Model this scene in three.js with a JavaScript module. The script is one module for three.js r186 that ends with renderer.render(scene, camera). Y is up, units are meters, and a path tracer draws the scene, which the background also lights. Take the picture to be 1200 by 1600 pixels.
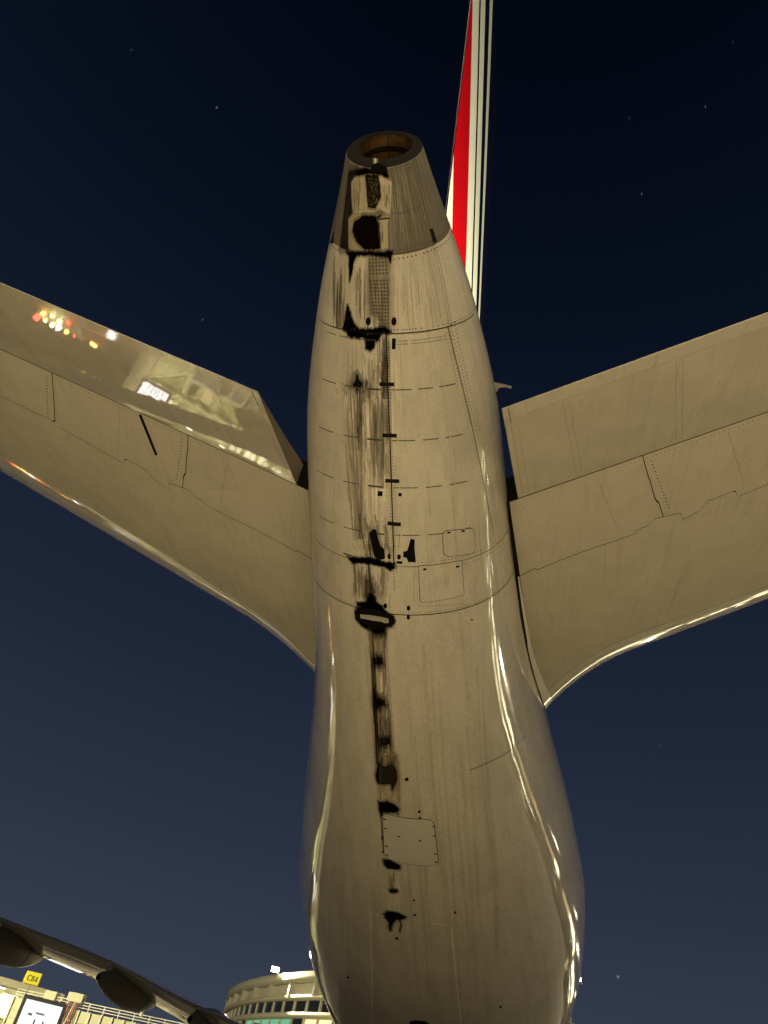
import * as THREE from 'three';
import { mergeGeometries } from 'three/addons/utils/BufferGeometryUtils.js';
import { RoundedBoxGeometry } from 'three/addons/geometries/RoundedBoxGeometry.js';

// ---------------------------------------------------------------- camera
const V = (x, y, z) => new THREE.Vector3(x, y, z);
const D2R = Math.PI / 180;
const EYE = V(1.336, 1.6, 2.853), FPX = 1160;                  // photo pixels, 1200 x 1600
const pitch = 39.6 * D2R, yaw = 14.7 * D2R, roll = 13.1 * D2R;
const fwd = V(-Math.sin(yaw) * Math.cos(pitch), Math.sin(pitch), -Math.cos(yaw) * Math.cos(pitch));
const r0 = new THREE.Vector3().crossVectors(fwd, V(0, 1, 0)).normalize();
const u0 = new THREE.Vector3().crossVectors(r0, fwd);
const right = r0.clone().multiplyScalar(Math.cos(roll)).addScaledVector(u0, Math.sin(roll));
const upv = new THREE.Vector3().crossVectors(right, fwd);
const scene = new THREE.Scene();
const camera = new THREE.PerspectiveCamera(2 * Math.atan(800 / FPX) / D2R, 0.75, 0.1, 6000);
camera.position.copy(EYE);
camera.quaternion.setFromRotationMatrix(new THREE.Matrix4().makeBasis(right, upv, fwd.clone().negate()));
scene.add(camera);

// ---------------------------------------------------------------- night sky
function rng(seed) { let a = seed >>> 0; return () => { a = (a + 0x6D2B79F5) >>> 0; let t = a; t = Math.imul(t ^ (t >>> 15), t | 1); t ^= t + Math.imul(t ^ (t >>> 7), t | 61); return ((t ^ (t >>> 14)) >>> 0) / 4294967296; }; }
const dirOf = (x, y) => fwd.clone().addScaledVector(right, (x - 600) / FPX).addScaledVector(upv, (800 - y) / FPX).normalize();
{
  const W = 4096, H = 2048, px = new Float32Array(W * H * 4);
  const stops = [[-90, .042, .047, .060], [0, .044, .054, .080], [6, .036, .046, .074], [14, .023, .032, .057], [25, .0135, .0205, .0405], [40, .0062, .0105, .0240], [55, .0026, .0052, .0132], [72, .0010, .0023, .0064], [90, .0007, .0016, .0046]];
  for (let j = 0; j < H; j++) {
    const e = (j + .5) / H * 180 - 90;
    let k = 0; while (k < stops.length - 2 && e > stops[k + 1][0]) k++;
    const t = (e - stops[k][0]) / (stops[k + 1][0] - stops[k][0]);
    for (let i = 0; i < W; i++) { const o = (j * W + i) * 4; for (let c = 0; c < 3; c++) px[o + c] = stops[k][c + 1] + t * (stops[k + 1][c + 1] - stops[k][c + 1]); px[o + 3] = 1; }
  }
  const star = (d, s) => { const i = Math.floor((Math.atan2(d.z, d.x) / (2 * Math.PI) + .5) * W) % W, j = Math.floor((Math.asin(d.y) / Math.PI + .5) * H); const o = (j * W + i) * 4; px[o] += s; px[o + 1] += s * 1.05; px[o + 2] += s * 1.15; };
  for (const [x, y, s] of [[339, 167, .28], [316, 499, .14], [1102, 166, .18], [1003, 303, .2], [370, 594, .1], [965, 1527, .34], [983, 185, .09], [1145, 65, .06], [205, 78, .06]]) star(dirOf(x, y), s);
  const r = rng(5);
  for (let k = 0; k < 24; k++) { const e = Math.asin(.25 + .74 * r()), a = r() * 2 * Math.PI; star(V(Math.cos(e) * Math.cos(a), Math.sin(e), Math.cos(e) * Math.sin(a)), (.02 + .06 * r() ** 4)); }
  const sky = new THREE.DataTexture(px, W, H, THREE.RGBAFormat, THREE.FloatType);
  sky.mapping = THREE.EquirectangularReflectionMapping; sky.magFilter = THREE.LinearFilter; sky.minFilter = THREE.LinearFilter; sky.needsUpdate = true;
  scene.background = sky; scene.environment = sky;
}
const renderer = new THREE.WebGLRenderer({ antialias: true });
renderer.toneMapping = THREE.LinearToneMapping;
renderer.toneMappingExposure = 1.0;
renderer.shadowMap.enabled = true;

// ---------------------------------------------------------------- helpers
const taken = {};
function numbered(n) { const k = taken[n] = (taken[n] ?? -1) + 1; return k ? `${n}_${String(k).padStart(3, '0')}` : n; }
function mesh(name, geo, mat, parent) { const m = new THREE.Mesh(geo, mat); m.name = name; m.castShadow = m.receiveShadow = true; parent.add(m); return m; }
function thing(name, label, category, group) { const g = new THREE.Group(); g.name = numbered(name); g.userData = { label, category }; if (group) g.userData.group = group; scene.add(g); return g; }
function structure(name, geo, mat) { const m = mesh(name, geo, mat, scene); m.userData.kind = 'structure'; return m; }
const rgb = (r, g, b) => new THREE.Color().setRGB(r, g, b);
const std = (c, roughness = .8, metalness = 0, more = {}) => new THREE.MeshStandardMaterial({ color: rgb(...c), roughness, metalness, ...more });
const glow = (c, k) => new THREE.MeshStandardMaterial({ color: rgb(.02, .02, .02), emissive: rgb(...c), emissiveIntensity: k, roughness: .4 });
function box(w, h, d, x = 0, y = 0, z = 0, turn = 0) { const g = new THREE.BoxGeometry(w, h, d); if (turn) g.rotateY(turn); g.translate(x, y, z); return g; }
function tube(pts, r, seg = 8, n) { return new THREE.TubeGeometry(new THREE.CatmullRomCurve3(pts, false, 'catmullrom', .1), n || Math.max(1, (pts.length - 1) * 6), r, seg, false); }
function bar(a, b, r, seg = 8) { const d = b.clone().sub(a), g = new THREE.CylinderGeometry(r, r, d.length(), seg); g.applyQuaternion(new THREE.Quaternion().setFromUnitVectors(V(0, 1, 0), d.clone().normalize())); g.translate((a.x + b.x) / 2, (a.y + b.y) / 2, (a.z + b.z) / 2); return g; }
function gridGeo(nu, nv, f, uvf, flip = false) {                // a sheet f(s, t) with uv
  const P = [], T = [], I = [];
  for (let j = 0; j <= nv; j++) for (let i = 0; i <= nu; i++) { const s = i / nu, t = j / nv; P.push(...f(s, t)); T.push(...(uvf ? uvf(s, t) : [s, t])); }
  for (let j = 0; j < nv; j++) for (let i = 0; i < nu; i++) { const a = j * (nu + 1) + i, b = a + 1, c = a + nu + 1, d = c + 1; flip ? I.push(a, c, b, b, c, d) : I.push(a, b, c, b, d, c); }
  const g = new THREE.BufferGeometry(); g.setAttribute('position', new THREE.Float32BufferAttribute(P, 3)); g.setAttribute('uv', new THREE.Float32BufferAttribute(T, 2)); g.setIndex(I); g.computeVertexNormals(); return g;
}
// value noise
function noise2(seed) { const r = rng(seed), N = 256, t = Float32Array.from({ length: N * N }, r); return (x, y) => { const X = Math.floor(x), Y = Math.floor(y); let a = x - X, b = y - Y; a = a * a * (3 - 2 * a); b = b * b * (3 - 2 * b); const g = (i, j) => t[((j % N + N) % N) * N + ((i % N + N) % N)]; return (g(X, Y) * (1 - a) + g(X + 1, Y) * a) * (1 - b) + (g(X, Y + 1) * (1 - a) + g(X + 1, Y + 1) * a) * b; }; }
function canvasOf(w, h, fill) { const c = document.createElement('canvas'); c.width = w; c.height = h; const x = c.getContext('2d'); x.fillStyle = fill; x.fillRect(0, 0, w, h); return [c, x]; }
function texOf(c, srgb = true) { const t = new THREE.CanvasTexture(c); if (srgb) t.colorSpace = THREE.SRGBColorSpace; t.wrapS = THREE.RepeatWrapping; t.wrapT = THREE.ClampToEdgeWrapping; t.magFilter = THREE.LinearFilter; t.anisotropy = 8; return t; }

// ---------------------------------------------------------------- apron (outside the frame, it lights and is mirrored in the aircraft)
{
  const [c, x] = canvasOf(1024, 1024, '#a9a59a'); const n1 = noise2(3), n2 = noise2(4);
  const im = x.getImageData(0, 0, 1024, 1024), d = im.data;
  for (let j = 0; j < 1024; j++) for (let i = 0; i < 1024; i++) { const o = (j * 1024 + i) * 4; let k = .86 + .16 * n1(i / 64, j / 64) + .1 * n2(i / 5, j / 5) - .05; if (i % 512 < 3 || j % 512 < 3) k *= .45; for (let q = 0; q < 3; q++) d[o + q] = Math.min(255, d[o + q] * k); }
  x.putImageData(im, 0, 0);
  const t = texOf(c); t.wrapS = t.wrapT = THREE.RepeatWrapping; t.repeat.set(4000 / 15, 4000 / 15);
  const g = new THREE.PlaneGeometry(4000, 4000); g.rotateX(-Math.PI / 2);
  structure('apron', g, new THREE.MeshStandardMaterial({ map: t, roughness: .85, color: rgb(1, .96, .86) }));
}

// ---------------------------------------------------------------- shape of the fuselage
const KZ = [.4, .15, -0.9, -2, -3.5, -5.5, -8, -10.5, -13, -16, -20, -32, -52, -57, -61, -63.2];
const KW = [.292, .369, .709, .959, 1.118, 1.363, 1.855, 2.38, 2.786, 2.953, 2.944, 2.9, 2.9, 2.6, 1.7, .3];
const KB = [7.345, 7.231, 6.774, 6.315, 5.698, 5.094, 4.445, 3.789, 3.174, 2.526, 2.14, 2.041, 2.04, 2.25, 2.9, 3.9];
const KT = [7.782, 7.819, 7.867, 7.863, 7.892, 8.06, 8.207, 8.135, 8.019, 7.876, 7.734, 7.642, 7.64, 7.3, 6.0, 4.5];
function pchip(X, Y) {
  const n = X.length, h = [], d = [], m = [];
  for (let i = 0; i < n - 1; i++) { h[i] = X[i + 1] - X[i]; d[i] = (Y[i + 1] - Y[i]) / h[i]; }
  m[0] = d[0]; m[n - 1] = d[n - 2];
  for (let i = 1; i < n - 1; i++) m[i] = d[i - 1] * d[i] <= 0 ? 0 : 3 * (h[i - 1] + h[i]) / ((2 * h[i] + h[i - 1]) / d[i - 1] + (h[i] + 2 * h[i - 1]) / d[i]);
  return x => { let k = 0; while (k < n - 2 && x > X[k + 1]) k++; const t = (x - X[k]) / h[k]; return (2 * t ** 3 - 3 * t * t + 1) * Y[k] + (t ** 3 - 2 * t * t + t) * h[k] * m[k] + (-2 * t ** 3 + 3 * t * t) * Y[k + 1] + (t ** 3 - t * t) * h[k] * m[k + 1]; };
}
const KS = KZ.map(z => -z), fW = pchip(KS, KW), fB = pchip(KS, KB), fT = pchip(KS, KT);
// p = 0 at the keel line, growing towards starboard (+x); off is metres outwards
function skin(z, p, off = 0) {
  const w = fW(-z), b = fB(-z), t = fT(-z), a = (t - b) / 2;
  let nx = Math.sin(p) / w, ny = -Math.cos(p) / a; const l = Math.hypot(nx, ny);
  return [w * Math.sin(p) + nx / l * off, (b + t) / 2 - a * Math.cos(p) + ny / l * off, z];
}
function hit(x, y) {                                            // photo pixel -> [z, p] on the fuselage
  const d = dirOf(x, y);
  const g = s => { const X = EYE.x + d.x * s, Y = EYE.y + d.y * s, Z = EYE.z + d.z * s; if (Z > .38 || Z < -62) return 1; const b = fB(-Z), t = fT(-Z); return (X / fW(-Z)) ** 2 + ((Y - (b + t) / 2) / ((t - b) / 2)) ** 2 - 1; };
  let s = 4; for (; s < 26; s += .12) if (g(s) < 0) break;
  if (s >= 26) return null;
  let lo = s - .12, hi = s; for (let i = 0; i < 26; i++) { const m = (lo + hi) / 2; g(m) < 0 ? hi = m : lo = m; }
  const X = EYE.x + d.x * hi, Y = EYE.y + d.y * hi, Z = EYE.z + d.z * hi, b = fB(-Z), t = fT(-Z);
  return [Z, Math.atan2(X / fW(-Z), -(Y - (b + t) / 2) / ((t - b) / 2))];
}

// ---------------------------------------------------------------- dirt and soot on the skin, laid out along (p, z)
const J1 = -.285;
const SZ = [[.5, -4.2], [-3.2, -17.2]];                         // z ranges of the two skin textures
const zoom = (x0, y0, k) => (pts) => pts.map(([a, b]) => [x0 + a / k, y0 + b / k]);
const zA = zoom(520, 190, 6), zB = zoom(520, 380, 6.667), zC = zoom(470, 500, 3.4286), zD = zoom(540, 840, 7.5), zE = zoom(470, 800, 3), zF = zoom(560, 1180, 5.333), zG = zoom(480, 180, 3.75), zH = zoom(440, 1180, 2.4), same = p => p;
const mapOf = [], bumpOf = [], roughOf = [];
for (let k = 0; k < 2; k++) {
  const N = 2048, [c, x] = canvasOf(N, N, 'rgb(214,210,202)'), [a0, a1] = SZ[k], R = rng(11 + k), nn = noise2(21 + k);
  const at = ([px, py]) => { const h = hit(px, py); return h && [(h[1] / (2 * Math.PI) + .5) * N, (a0 - h[0]) / (a0 - a1) * N]; };
  const uv2c = (z, p) => [(p / (2 * Math.PI) + .5) * N, (a0 - z) / (a0 - a1) * N];
  const trace = (pts, jag, close = true) => {
    const q = pts.map(at).filter(Boolean); if (q.length < 2) return false;
    x.beginPath(); const n = q.length;
    for (let i = 0; i < (close ? n : n - 1); i++) { const [ax, ay] = q[i], [bx, by] = q[(i + 1) % n], L = Math.hypot(bx - ax, by - ay), m = Math.max(1, Math.ceil(L / 5)); for (let s = 0; s < m; s++) { const t = s / m, X = ax + (bx - ax) * t + (R() - .5) * jag * .6, Y = ay + (by - ay) * t + (R() - .5) * jag; i || s ? x.lineTo(X, Y) : x.moveTo(X, Y); } }
    close ? x.closePath() : x.lineTo(...q[n - 1]); return true;
  };
  const fade = (col, f) => col.replace(/,([\d.]+)\)$/, (_, a) => `,${(+a * f).toFixed(3)})`);
  const blot = (pts, col, blur = 1.5, jag = 4) => {            // a ragged stain: solid middle, feathered rim
    if (!trace(pts, jag)) return; x.lineJoin = 'round';
    for (let q = 6; q >= 1; q--) { x.strokeStyle = fade(col, .13); x.lineWidth = (blur + 1) * q * .9; x.stroke(); }
    x.fillStyle = col; x.fill();
    // short runs and smudges where the airflow drags it along the body
    const q = pts.map(at).filter(Boolean); if (q.length < 3) return;
    for (let i = 0; i < q.length * (k ? 3 : 6); i++) { const [X, Y] = (() => { const j = Math.floor(R() * q.length), t = R(), a = q[j], b = q[(j + 1) % q.length]; return [a[0] + (b[0] - a[0]) * t, a[1] + (b[1] - a[1]) * t]; })(); const L = (4 + (k ? 8 : 22) * R() * R()) * (R() < .5 ? 1 : -1); x.strokeStyle = fade(col, .08 + .3 * R()); x.lineWidth = .7 + 2.4 * R(); x.beginPath(); x.moveTo(X, Y - L * .3); x.lineTo(X + (R() - .5) * 2, Y + L); x.stroke(); }
  };
  const line = (pts, col, w, blur = .6, jag = 1) => { if (trace(pts, jag, false)) { x.lineCap = 'round'; x.strokeStyle = fade(col, .4); x.lineWidth = w + 2 * blur; x.stroke(); x.strokeStyle = fade(col, .7); x.lineWidth = w; x.stroke(); } };
  const oval = (X, Y, rx, ry) => Array.from({ length: 20 }, (_, i) => [X + rx * Math.cos(i * Math.PI / 10), Y + ry * Math.sin(i * Math.PI / 10)]);
  // streaks: thin lines that run along the body inside a pixel quad (top edge a-b, bottom edge c-d)
  const streaks = (zf, a, b, c2, d, n, dark, amax, wmax = 4) => { const [A, B, C, E] = zf([a, b, c2, d]); for (let i = 0; i < n; i++) { const s = R(), t0 = R() * .7, t1 = Math.min(1, t0 + .15 + R() * .6), f = t => [(A[0] + (B[0] - A[0]) * s) * (1 - t) + (C[0] + (E[0] - C[0]) * s) * t, (A[1] + (B[1] - A[1]) * s) * (1 - t) + (C[1] + (E[1] - C[1]) * s) * t]; const q = R() * amax; line([f(t0), f(t1)], dark ? `rgba(38,28,16,${q})` : `rgba(250,246,234,${q})`, 1 + R() * wmax, 1, 0); } };
  // grime all over: faint streaks along the airflow
  for (let i = 0; i < 900; i++) { const X = R() * N, Y = R() * N, L = 40 + R() * 420; x.strokeStyle = R() < .6 ? `rgba(70,58,40,${(k ? .012 : .02) + (k ? .03 : .06) * R()})` : `rgba(255,252,240,${.02 + (k ? .04 : .08) * R()})`; x.lineWidth = 1 + R() * (k ? 14 : 7); x.beginPath(); x.moveTo(X, Y); x.lineTo(X + (R() - .5) * 6, Y + L); x.stroke(); }
  // a soft smear: many hair lines along the body between two pixel points, thickest in the middle
  const smear = (zf, a, b, width, n, dark, amax, w = 3) => { const [A, B] = zf([a, b]); for (let i = 0; i < n; i++) { const off = (R() + R() + R() - 1.5) * width, t0 = R() * .75, t1 = Math.min(1, t0 + .1 + R() * .5), q = (.3 + .7 * R()) * amax; line([[A[0] + (B[0] - A[0]) * t0 + off, A[1] + (B[1] - A[1]) * t0], [A[0] + (B[0] - A[0]) * t1 + off * .9, A[1] + (B[1] - A[1]) * t1]], dark ? `rgba(44,33,20,${q})` : `rgba(252,248,236,${q})`, .8 + R() * w, 1.2, 0); } };
  if (k === 0) {
    // exhaust cone: bare dull metal
    x.fillStyle = 'rgb(112,106,96)'; x.fillRect(0, 0, N, uv2c(J1, 0)[1]);
    for (let i = 0; i < 420; i++) { const X = R() * N, Y = R() * 260, L = 40 + R() * 200; x.strokeStyle = R() < .5 ? `rgba(40,32,22,${.05 + .12 * R()})` : `rgba(214,205,186,${.04 + .14 * R()})`; x.lineWidth = 1 + R() * 8; x.beginPath(); x.moveTo(X, Y); x.lineTo(X, Math.min(uv2c(J1, 0)[1], Y + L)); x.stroke(); }
    streaks(zA, [150, 330], [830, 300], [0, 1180], [1060, 1000], 120, true, .22, 5);
    streaks(zA, [500, 460], [800, 330], [540, 1180], [1000, 1060], 60, false, .28, 3);
    blot(zA([[150, 470], [225, 440], [180, 800], [150, 1190], [70, 1190], [110, 800]]), 'rgba(28,20,12,.75)', 7);
    blot(zA([[225, 500], [310, 482], [420, 490], [480, 530], [550, 570], [545, 700], [535, 870], [430, 812], [390, 850], [200, 860], [180, 780], [176, 570]]), 'rgba(198,190,172,.95)', 1.2);
    blot(zA([[150, 910], [190, 870], [380, 865], [430, 900], [530, 888], [510, 950], [515, 1180], [440, 1205], [170, 1205], [150, 1180]]), 'rgba(186,178,160,.9)', 1.5);
    streaks(zA, [185, 540], [300, 520], [190, 850], [300, 840], 26, true, .5, 5);
    streaks(zA, [440, 560], [540, 590], [430, 800], [530, 850], 26, true, .45, 5);
    blot(zA([[305, 500], [425, 500], [440, 600], [450, 700], [400, 810], [330, 800], [318, 640]]), 'rgba(34,25,14,.93)', 2.2);
    blot(zA([[200, 940], [280, 880], [395, 885], [425, 960], [430, 1100], [440, 1190], [300, 1200], [220, 1120], [185, 1020]]), 'rgba(26,19,11,.95)', 3);
    streaks(zA, [420, 900], [470, 900], [430, 1180], [470, 1180], 14, true, .7, 7);
    blot(zA([[215, 500], [232, 455], [300, 440], [390, 455], [500, 440], [520, 520], [440, 490], [330, 478], [270, 500]]), 'rgba(10,8,6,.96)', 1.5);
    line(zA([[390, 905], [450, 880], [420, 915], [530, 905]]), 'rgba(20,14,8,.8)', 5, 1);
    for (let i = 0; i < 60; i++) { const [[X, Y]] = zA([[330 + R() * 90, 520 + R() * 260]]); const q = at([X, Y]); if (q) { x.fillStyle = 'rgba(210,198,170,.55)'; x.fillRect(q[0], q[1], 3, 3); } }
    // section between exhaust cone and doors
    streaks(zB, [0, 60], [150, 90], [0, 880], [110, 890], 55, true, .45, 6);
    streaks(zB, [620, 120], [1000, 60], [620, 880], [1150, 840], 70, true, .14, 4);
    streaks(zB, [620, 120], [1000, 60], [620, 880], [1150, 840], 50, false, .25, 4);
    blot(zB([[375, 160], [590, 160], [585, 880], [385, 720]]), 'rgba(70,55,32,.42)', 9);
    streaks(zB, [230, 180], [590, 160], [220, 860], [580, 870], 70, true, .3, 6);
    blot(zB([[130, 84], [300, 88], [480, 96], [622, 88], [600, 205], [585, 150], [540, 138], [480, 132], [380, 125], [250, 128], [218, 190], [195, 330], [172, 400], [168, 130]]), 'rgba(12,9,6,.97)', 1.5, 6);
    blot(zB([[150, 640], [178, 700], [215, 820], [252, 884], [106, 900], [130, 760]]), 'rgba(13,10,6,.96)', 1.8, 6);
    blot(zB([[106, 892], [250, 888], [400, 890], [545, 866], [605, 930], [500, 942], [335, 935], [330, 985], [160, 972], [145, 915]]), 'rgba(8,7,6,.98)', 1.3, 9);
    blot(zB([[330, 950], [505, 940], [480, 1010], [440, 1030], [425, 1090], [390, 1120], [345, 1100]]), 'rgba(12,9,6,.97)', 1.6, 6);
    // doors
    smear(zC, [450, 50], [452, 420], 9, 70, true, .5); smear(zC, [452, 300], [462, 640], 8, 30, true, .3);
    streaks(zC, [190, 90], [420, 90], [280, 1180], [420, 1150], 110, true, .16, 7);
    smear(zC, [305, 255], [308, 700], 13, 80, true, .38); smear(zC, [308, 560], [320, 1170], 16, 80, true, .22); smear(zC, [306, 300], [306, 400], 26, 60, true, .4); smear(zC, [350, 320], [352, 440], 10, 26, true, .5);
    blot(zC([[300, 290], [312, 320], [330, 342], [318, 362], [306, 372], [292, 360], [278, 346], [294, 322]]), 'rgba(24,17,9,.8)', 5, 8);
    smear(zC, [365, 390], [380, 1100], 28, 140, false, .4, 5);
    smear(zC, [414, 370], [428, 900], 16, 110, true, .22, 5); smear(zC, [396, 170], [404, 420], 16, 30, true, .3, 4);
    streaks(zC, [470, 140], [545, 140], [490, 620], [540, 620], 26, false, .4, 5);
    smear(zC, [395, 1040], [420, 1280], 34, 60, true, .4, 4);
    smear(zC, [386, 1150], [392, 1290], 12, 40, true, .6, 4);
    // joint in front of the doors
    blot(zD([[20, 222], [150, 236], [300, 228], [420, 275], [580, 300], [572, 352], [520, 388], [470, 342], [300, 312], [150, 292], [90, 302], [60, 272]]), 'rgba(9,8,7,.97)', 1.4, 5);
    line(zD([[95, 300], [110, 420], [120, 640]]), 'rgba(70,55,32,.7)', 7, 2);
    line(zD([[270, 310], [283, 480], [295, 660]]), 'rgba(22,16,9,.9)', 7, 1.5);
    blot(zD([[230, 500], [290, 480], [350, 640], [300, 690], [230, 690]]), 'rgba(40,30,16,.6)', 7);
    blot(zD([[260, 700], [292, 655], [340, 685], [357, 760], [425, 800], [462, 860], [300, 830], [138, 802], [140, 762], [240, 750]]), 'rgba(9,8,7,.97)', 1.6, 5);
    streaks(zD, [60, 320], [560, 330], [60, 780], [520, 830], 60, true, .3, 6);
    blot(zD([[105, 860], [140, 818], [300, 820], [470, 866], [560, 920], [580, 980], [540, 1040], [470, 1050], [440, 1090], [270, 1080], [180, 1030], [120, 950]]), 'rgba(9,8,7,.97)', 1.4, 4);
  } else {
    blot(zD([[105, 860], [140, 818], [300, 820], [470, 866], [560, 920], [580, 980], [540, 1040], [470, 1050], [440, 1090], [270, 1080], [180, 1030], [120, 950]]), 'rgba(9,8,7,.97)', .8, 2);
    // the stained strip below the drain scoop
    blot(zE([[318, 540], [402, 540], [398, 620], [404, 760], [416, 900], [440, 1180], [352, 1180], [342, 900], [330, 700]]), 'rgba(96,78,50,.5)', 2);
    streaks(zE, [322, 540], [345, 540], [352, 1180], [375, 1180], 40, true, .75, 3);
    streaks(zE, [345, 560], [400, 560], [372, 1180], [430, 1180], 40, true, .4, 3);
    streaks(zE, [345, 600], [400, 600], [372, 1180], [430, 1180], 46, false, .7, 3);
    for (const [a, b, rx, ry, al] of [[362, 556, 44, 24, .95], [362, 700, 32, 26, .8], [374, 895, 32, 30, .93], [393, 1075, 34, 30, .85], [345, 880, 10, 60, .5], [385, 1000, 26, 60, .35]]) { smear(zE, [a, b - ry * 1.8], [a, b + ry * 1.8], rx * .36, 60, true, al * .5, 2); blot(zE([[a - rx * .7, b - ry * .4], [a - rx * .1, b - ry * .7], [a + rx * .6, b - ry * .35], [a + rx * .72, b + ry * .35], [a + rx * .2, b + ry * .5], [a - rx * .5, b + ry * .55]]), `rgba(16,12,7,${al * .85})`, 3, 4); }
    blot(zF([[170, 60], [220, 100], [280, 70], [320, 130], [325, 190], [300, 260], [280, 290], [270, 240], [200, 240], [160, 235], [142, 165], [155, 110]]), 'rgba(10,9,6,.97)', 1.6, 3);
    blot(zF([[170, 0], [330, 0], [345, 200], [340, 470], [200, 460], [175, 300]]), 'rgba(110,92,60,.35)', 2);
    streaks(zF, [180, 240], [330, 240], [190, 400], [335, 460], 30, false, .5, 2);
    streaks(zF, [180, 0], [330, 0], [180, 100], [330, 100], 24, true, .6, 2);
    line(zF([[185, 480], [200, 700], [215, 830]]), 'rgba(60,46,26,.8)', 3, .6);
    blot(zF([[168, 390], [230, 385], [300, 410], [335, 450], [320, 475], [210, 475], [188, 510], [172, 450]]), 'rgba(10,9,6,.96)', 1.2, 3);
    blot(zF([[208, 870], [260, 870], [345, 920], [340, 955], [250, 945], [212, 910]]), 'rgba(12,10,7,.95)', 1.2, 3);
    blot(zF([[240, 960], [345, 960], [352, 1300], [250, 1300]]), 'rgba(240,232,206,.35)', 2);
    streaks(zF, [250, 960], [345, 960], [255, 1300], [350, 1300], 40, false, .5, 2);
    streaks(zF, [250, 960], [300, 960], [255, 1130], [300, 1130], 16, true, .5, 2);
    blot(zF(oval(292, 1130, 34, 16)), 'rgba(20,15,9,.85)', 1.2, 3);
    blot(zF([[205, 1330], [240, 1302], [330, 1312], [400, 1350], [360, 1368], [310, 1372], [285, 1400], [268, 1470], [255, 1440], [255, 1390]]), 'rgba(10,9,6,.97)', 1.1, 3);
    line(zF([[345, 1375], [358, 1410], [345, 1470]]), 'rgba(30,22,12,.85)', 5, 1);
    blot(zF(oval(230, 690, 34, 9)), 'rgba(10,9,6,.95)', .8, 2);
    // painted outlines on the belly
    for (const l of [[[560 + 95 / 5.333, 1180 + 1290 / 5.333], [579, 1445], [581, 1520], [585, 1640]], [[578, 1426], [600, 1431]], [[672, 1442], [704.5, 1446]], [[704.5, 1446], [710, 1500], [720, 1598], [724, 1640]]]) line(l, 'rgba(255,252,240,1)', 2.6, .4, 0);
    line(same([[820, 1150], [800, 1170], [765, 1190], [735, 1203]]), 'rgba(90,74,46,.5)', 3, .5, 0);
    streaks(same, [500, 1000], [770, 1000], [560, 1560], [800, 1560], 60, true, .06, 10);
  }
  // fine mottling
  const im = x.getImageData(0, 0, N, N), d = im.data;
  for (let j = 0; j < N; j++) for (let i = 0; i < N; i++) { const o = (j * N + i) * 4, v = 1 + .07 * (nn(i / 3, j / 5) - .5) + .06 * (nn(i / 22, j / 60) - .5) + .05 * (nn(i / 90, j / 120 + 40) - .5); for (let q = 0; q < 3; q++) d[o + q] = Math.min(255, d[o + q] * v); }
  x.putImageData(im, 0, 0);
  mapOf[k] = texOf(c);
  // soot and dust are matt, bare paint is glossy; long shallow waves of the sheet metal
  const [rc, rx] = canvasOf(N / 2, N / 2, '#000'), ri = rx.getImageData(0, 0, N / 2, N / 2), [bc, bx] = canvasOf(N / 2, N / 2, '#000'), bi = bx.getImageData(0, 0, N / 2, N / 2), w1 = noise2(61 + k), w2 = noise2(62 + k);
  const len = SZ[k][0] - SZ[k][1], cir = k ? 15 : 5.6;
  for (let j = 0; j < N / 2; j++) for (let i = 0; i < N / 2; i++) {
    const o = (j * N / 2 + i) * 4, l = d[(j * 2 * N + i * 2) * 4] / 214, g = Math.min(1, Math.max(0, .74 - l) * 1.6), black = Math.min(1, Math.max(0, (.36 - l) / .2)), X = i / (N / 2) * cir, Z = j / (N / 2) * len;
    const r = 255 * Math.min(.95, .035 + .05 * nn(i / 30, j / 50) + 1.5 * g);
    ri.data[o] = 0; ri.data[o + 1] = r; ri.data[o + 2] = 255 * black; ri.data[o + 3] = 255;
    const b = 255 * (.45 * w1(X / .34, Z / .5) + .3 * w2(X / .16, Z / .22) + .25 * w1(X / .9 + 9, Z / 1.3)); bi.data[o] = bi.data[o + 1] = bi.data[o + 2] = b; bi.data[o + 3] = 255;
  }
  rx.putImageData(ri, 0, 0); bx.putImageData(bi, 0, 0); roughOf[k] = texOf(rc, false); bumpOf[k] = texOf(bc, false);
}
const skinUV = (k, z, p) => [p / (2 * Math.PI) + .5, (z - SZ[k][1]) / (SZ[k][0] - SZ[k][1])];

// ---------------------------------------------------------------- aircraft paint
const paint = (c, map, more = {}) => new THREE.MeshPhysicalMaterial({ color: rgb(...c), map: map || null, roughness: .06, ior: 1.6, ...more });
const PAINT = [.80, .765, .69];                                // one worn white for the whole airframe
const soot = (c, k = .12) => new THREE.MeshPhysicalMaterial({ color: rgb(...c), roughness: .9, specularIntensity: k });
const M = {
  tail: paint(PAINT, mapOf[0], { roughness: 1, roughnessMap: roughOf[0], metalness: 1, metalnessMap: roughOf[0], bumpMap: bumpOf[0], bumpScale: .0016 }),
  body: paint(PAINT, mapOf[1], { roughness: 1, roughnessMap: roughOf[1], metalness: 1, metalnessMap: roughOf[1], bumpMap: bumpOf[1], bumpScale: .003 }),
  cone: paint(PAINT, mapOf[0], { roughness: 1, roughnessMap: roughOf[0], metalness: 1, metalnessMap: roughOf[0] }),
  white: paint(PAINT),
  cleanPanel: paint([.545, .515, .45], null, { roughness: .25 }),
  stab: paint(PAINT),
  dark: soot([.012, .011, .010]),
  gap: soot([.014, .012, .010]),
  hole: soot([.006, .005, .0045]),
  rivet: std([.055, .046, .034], .7),
  rim: soot([.013, .011, .008], .2),
  pipe: std([.13, .085, .04], .5, .5),
  metal: std([.45, .43, .38], .35, .8),
  seal: std([.03, .028, .025], .8),
};
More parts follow.
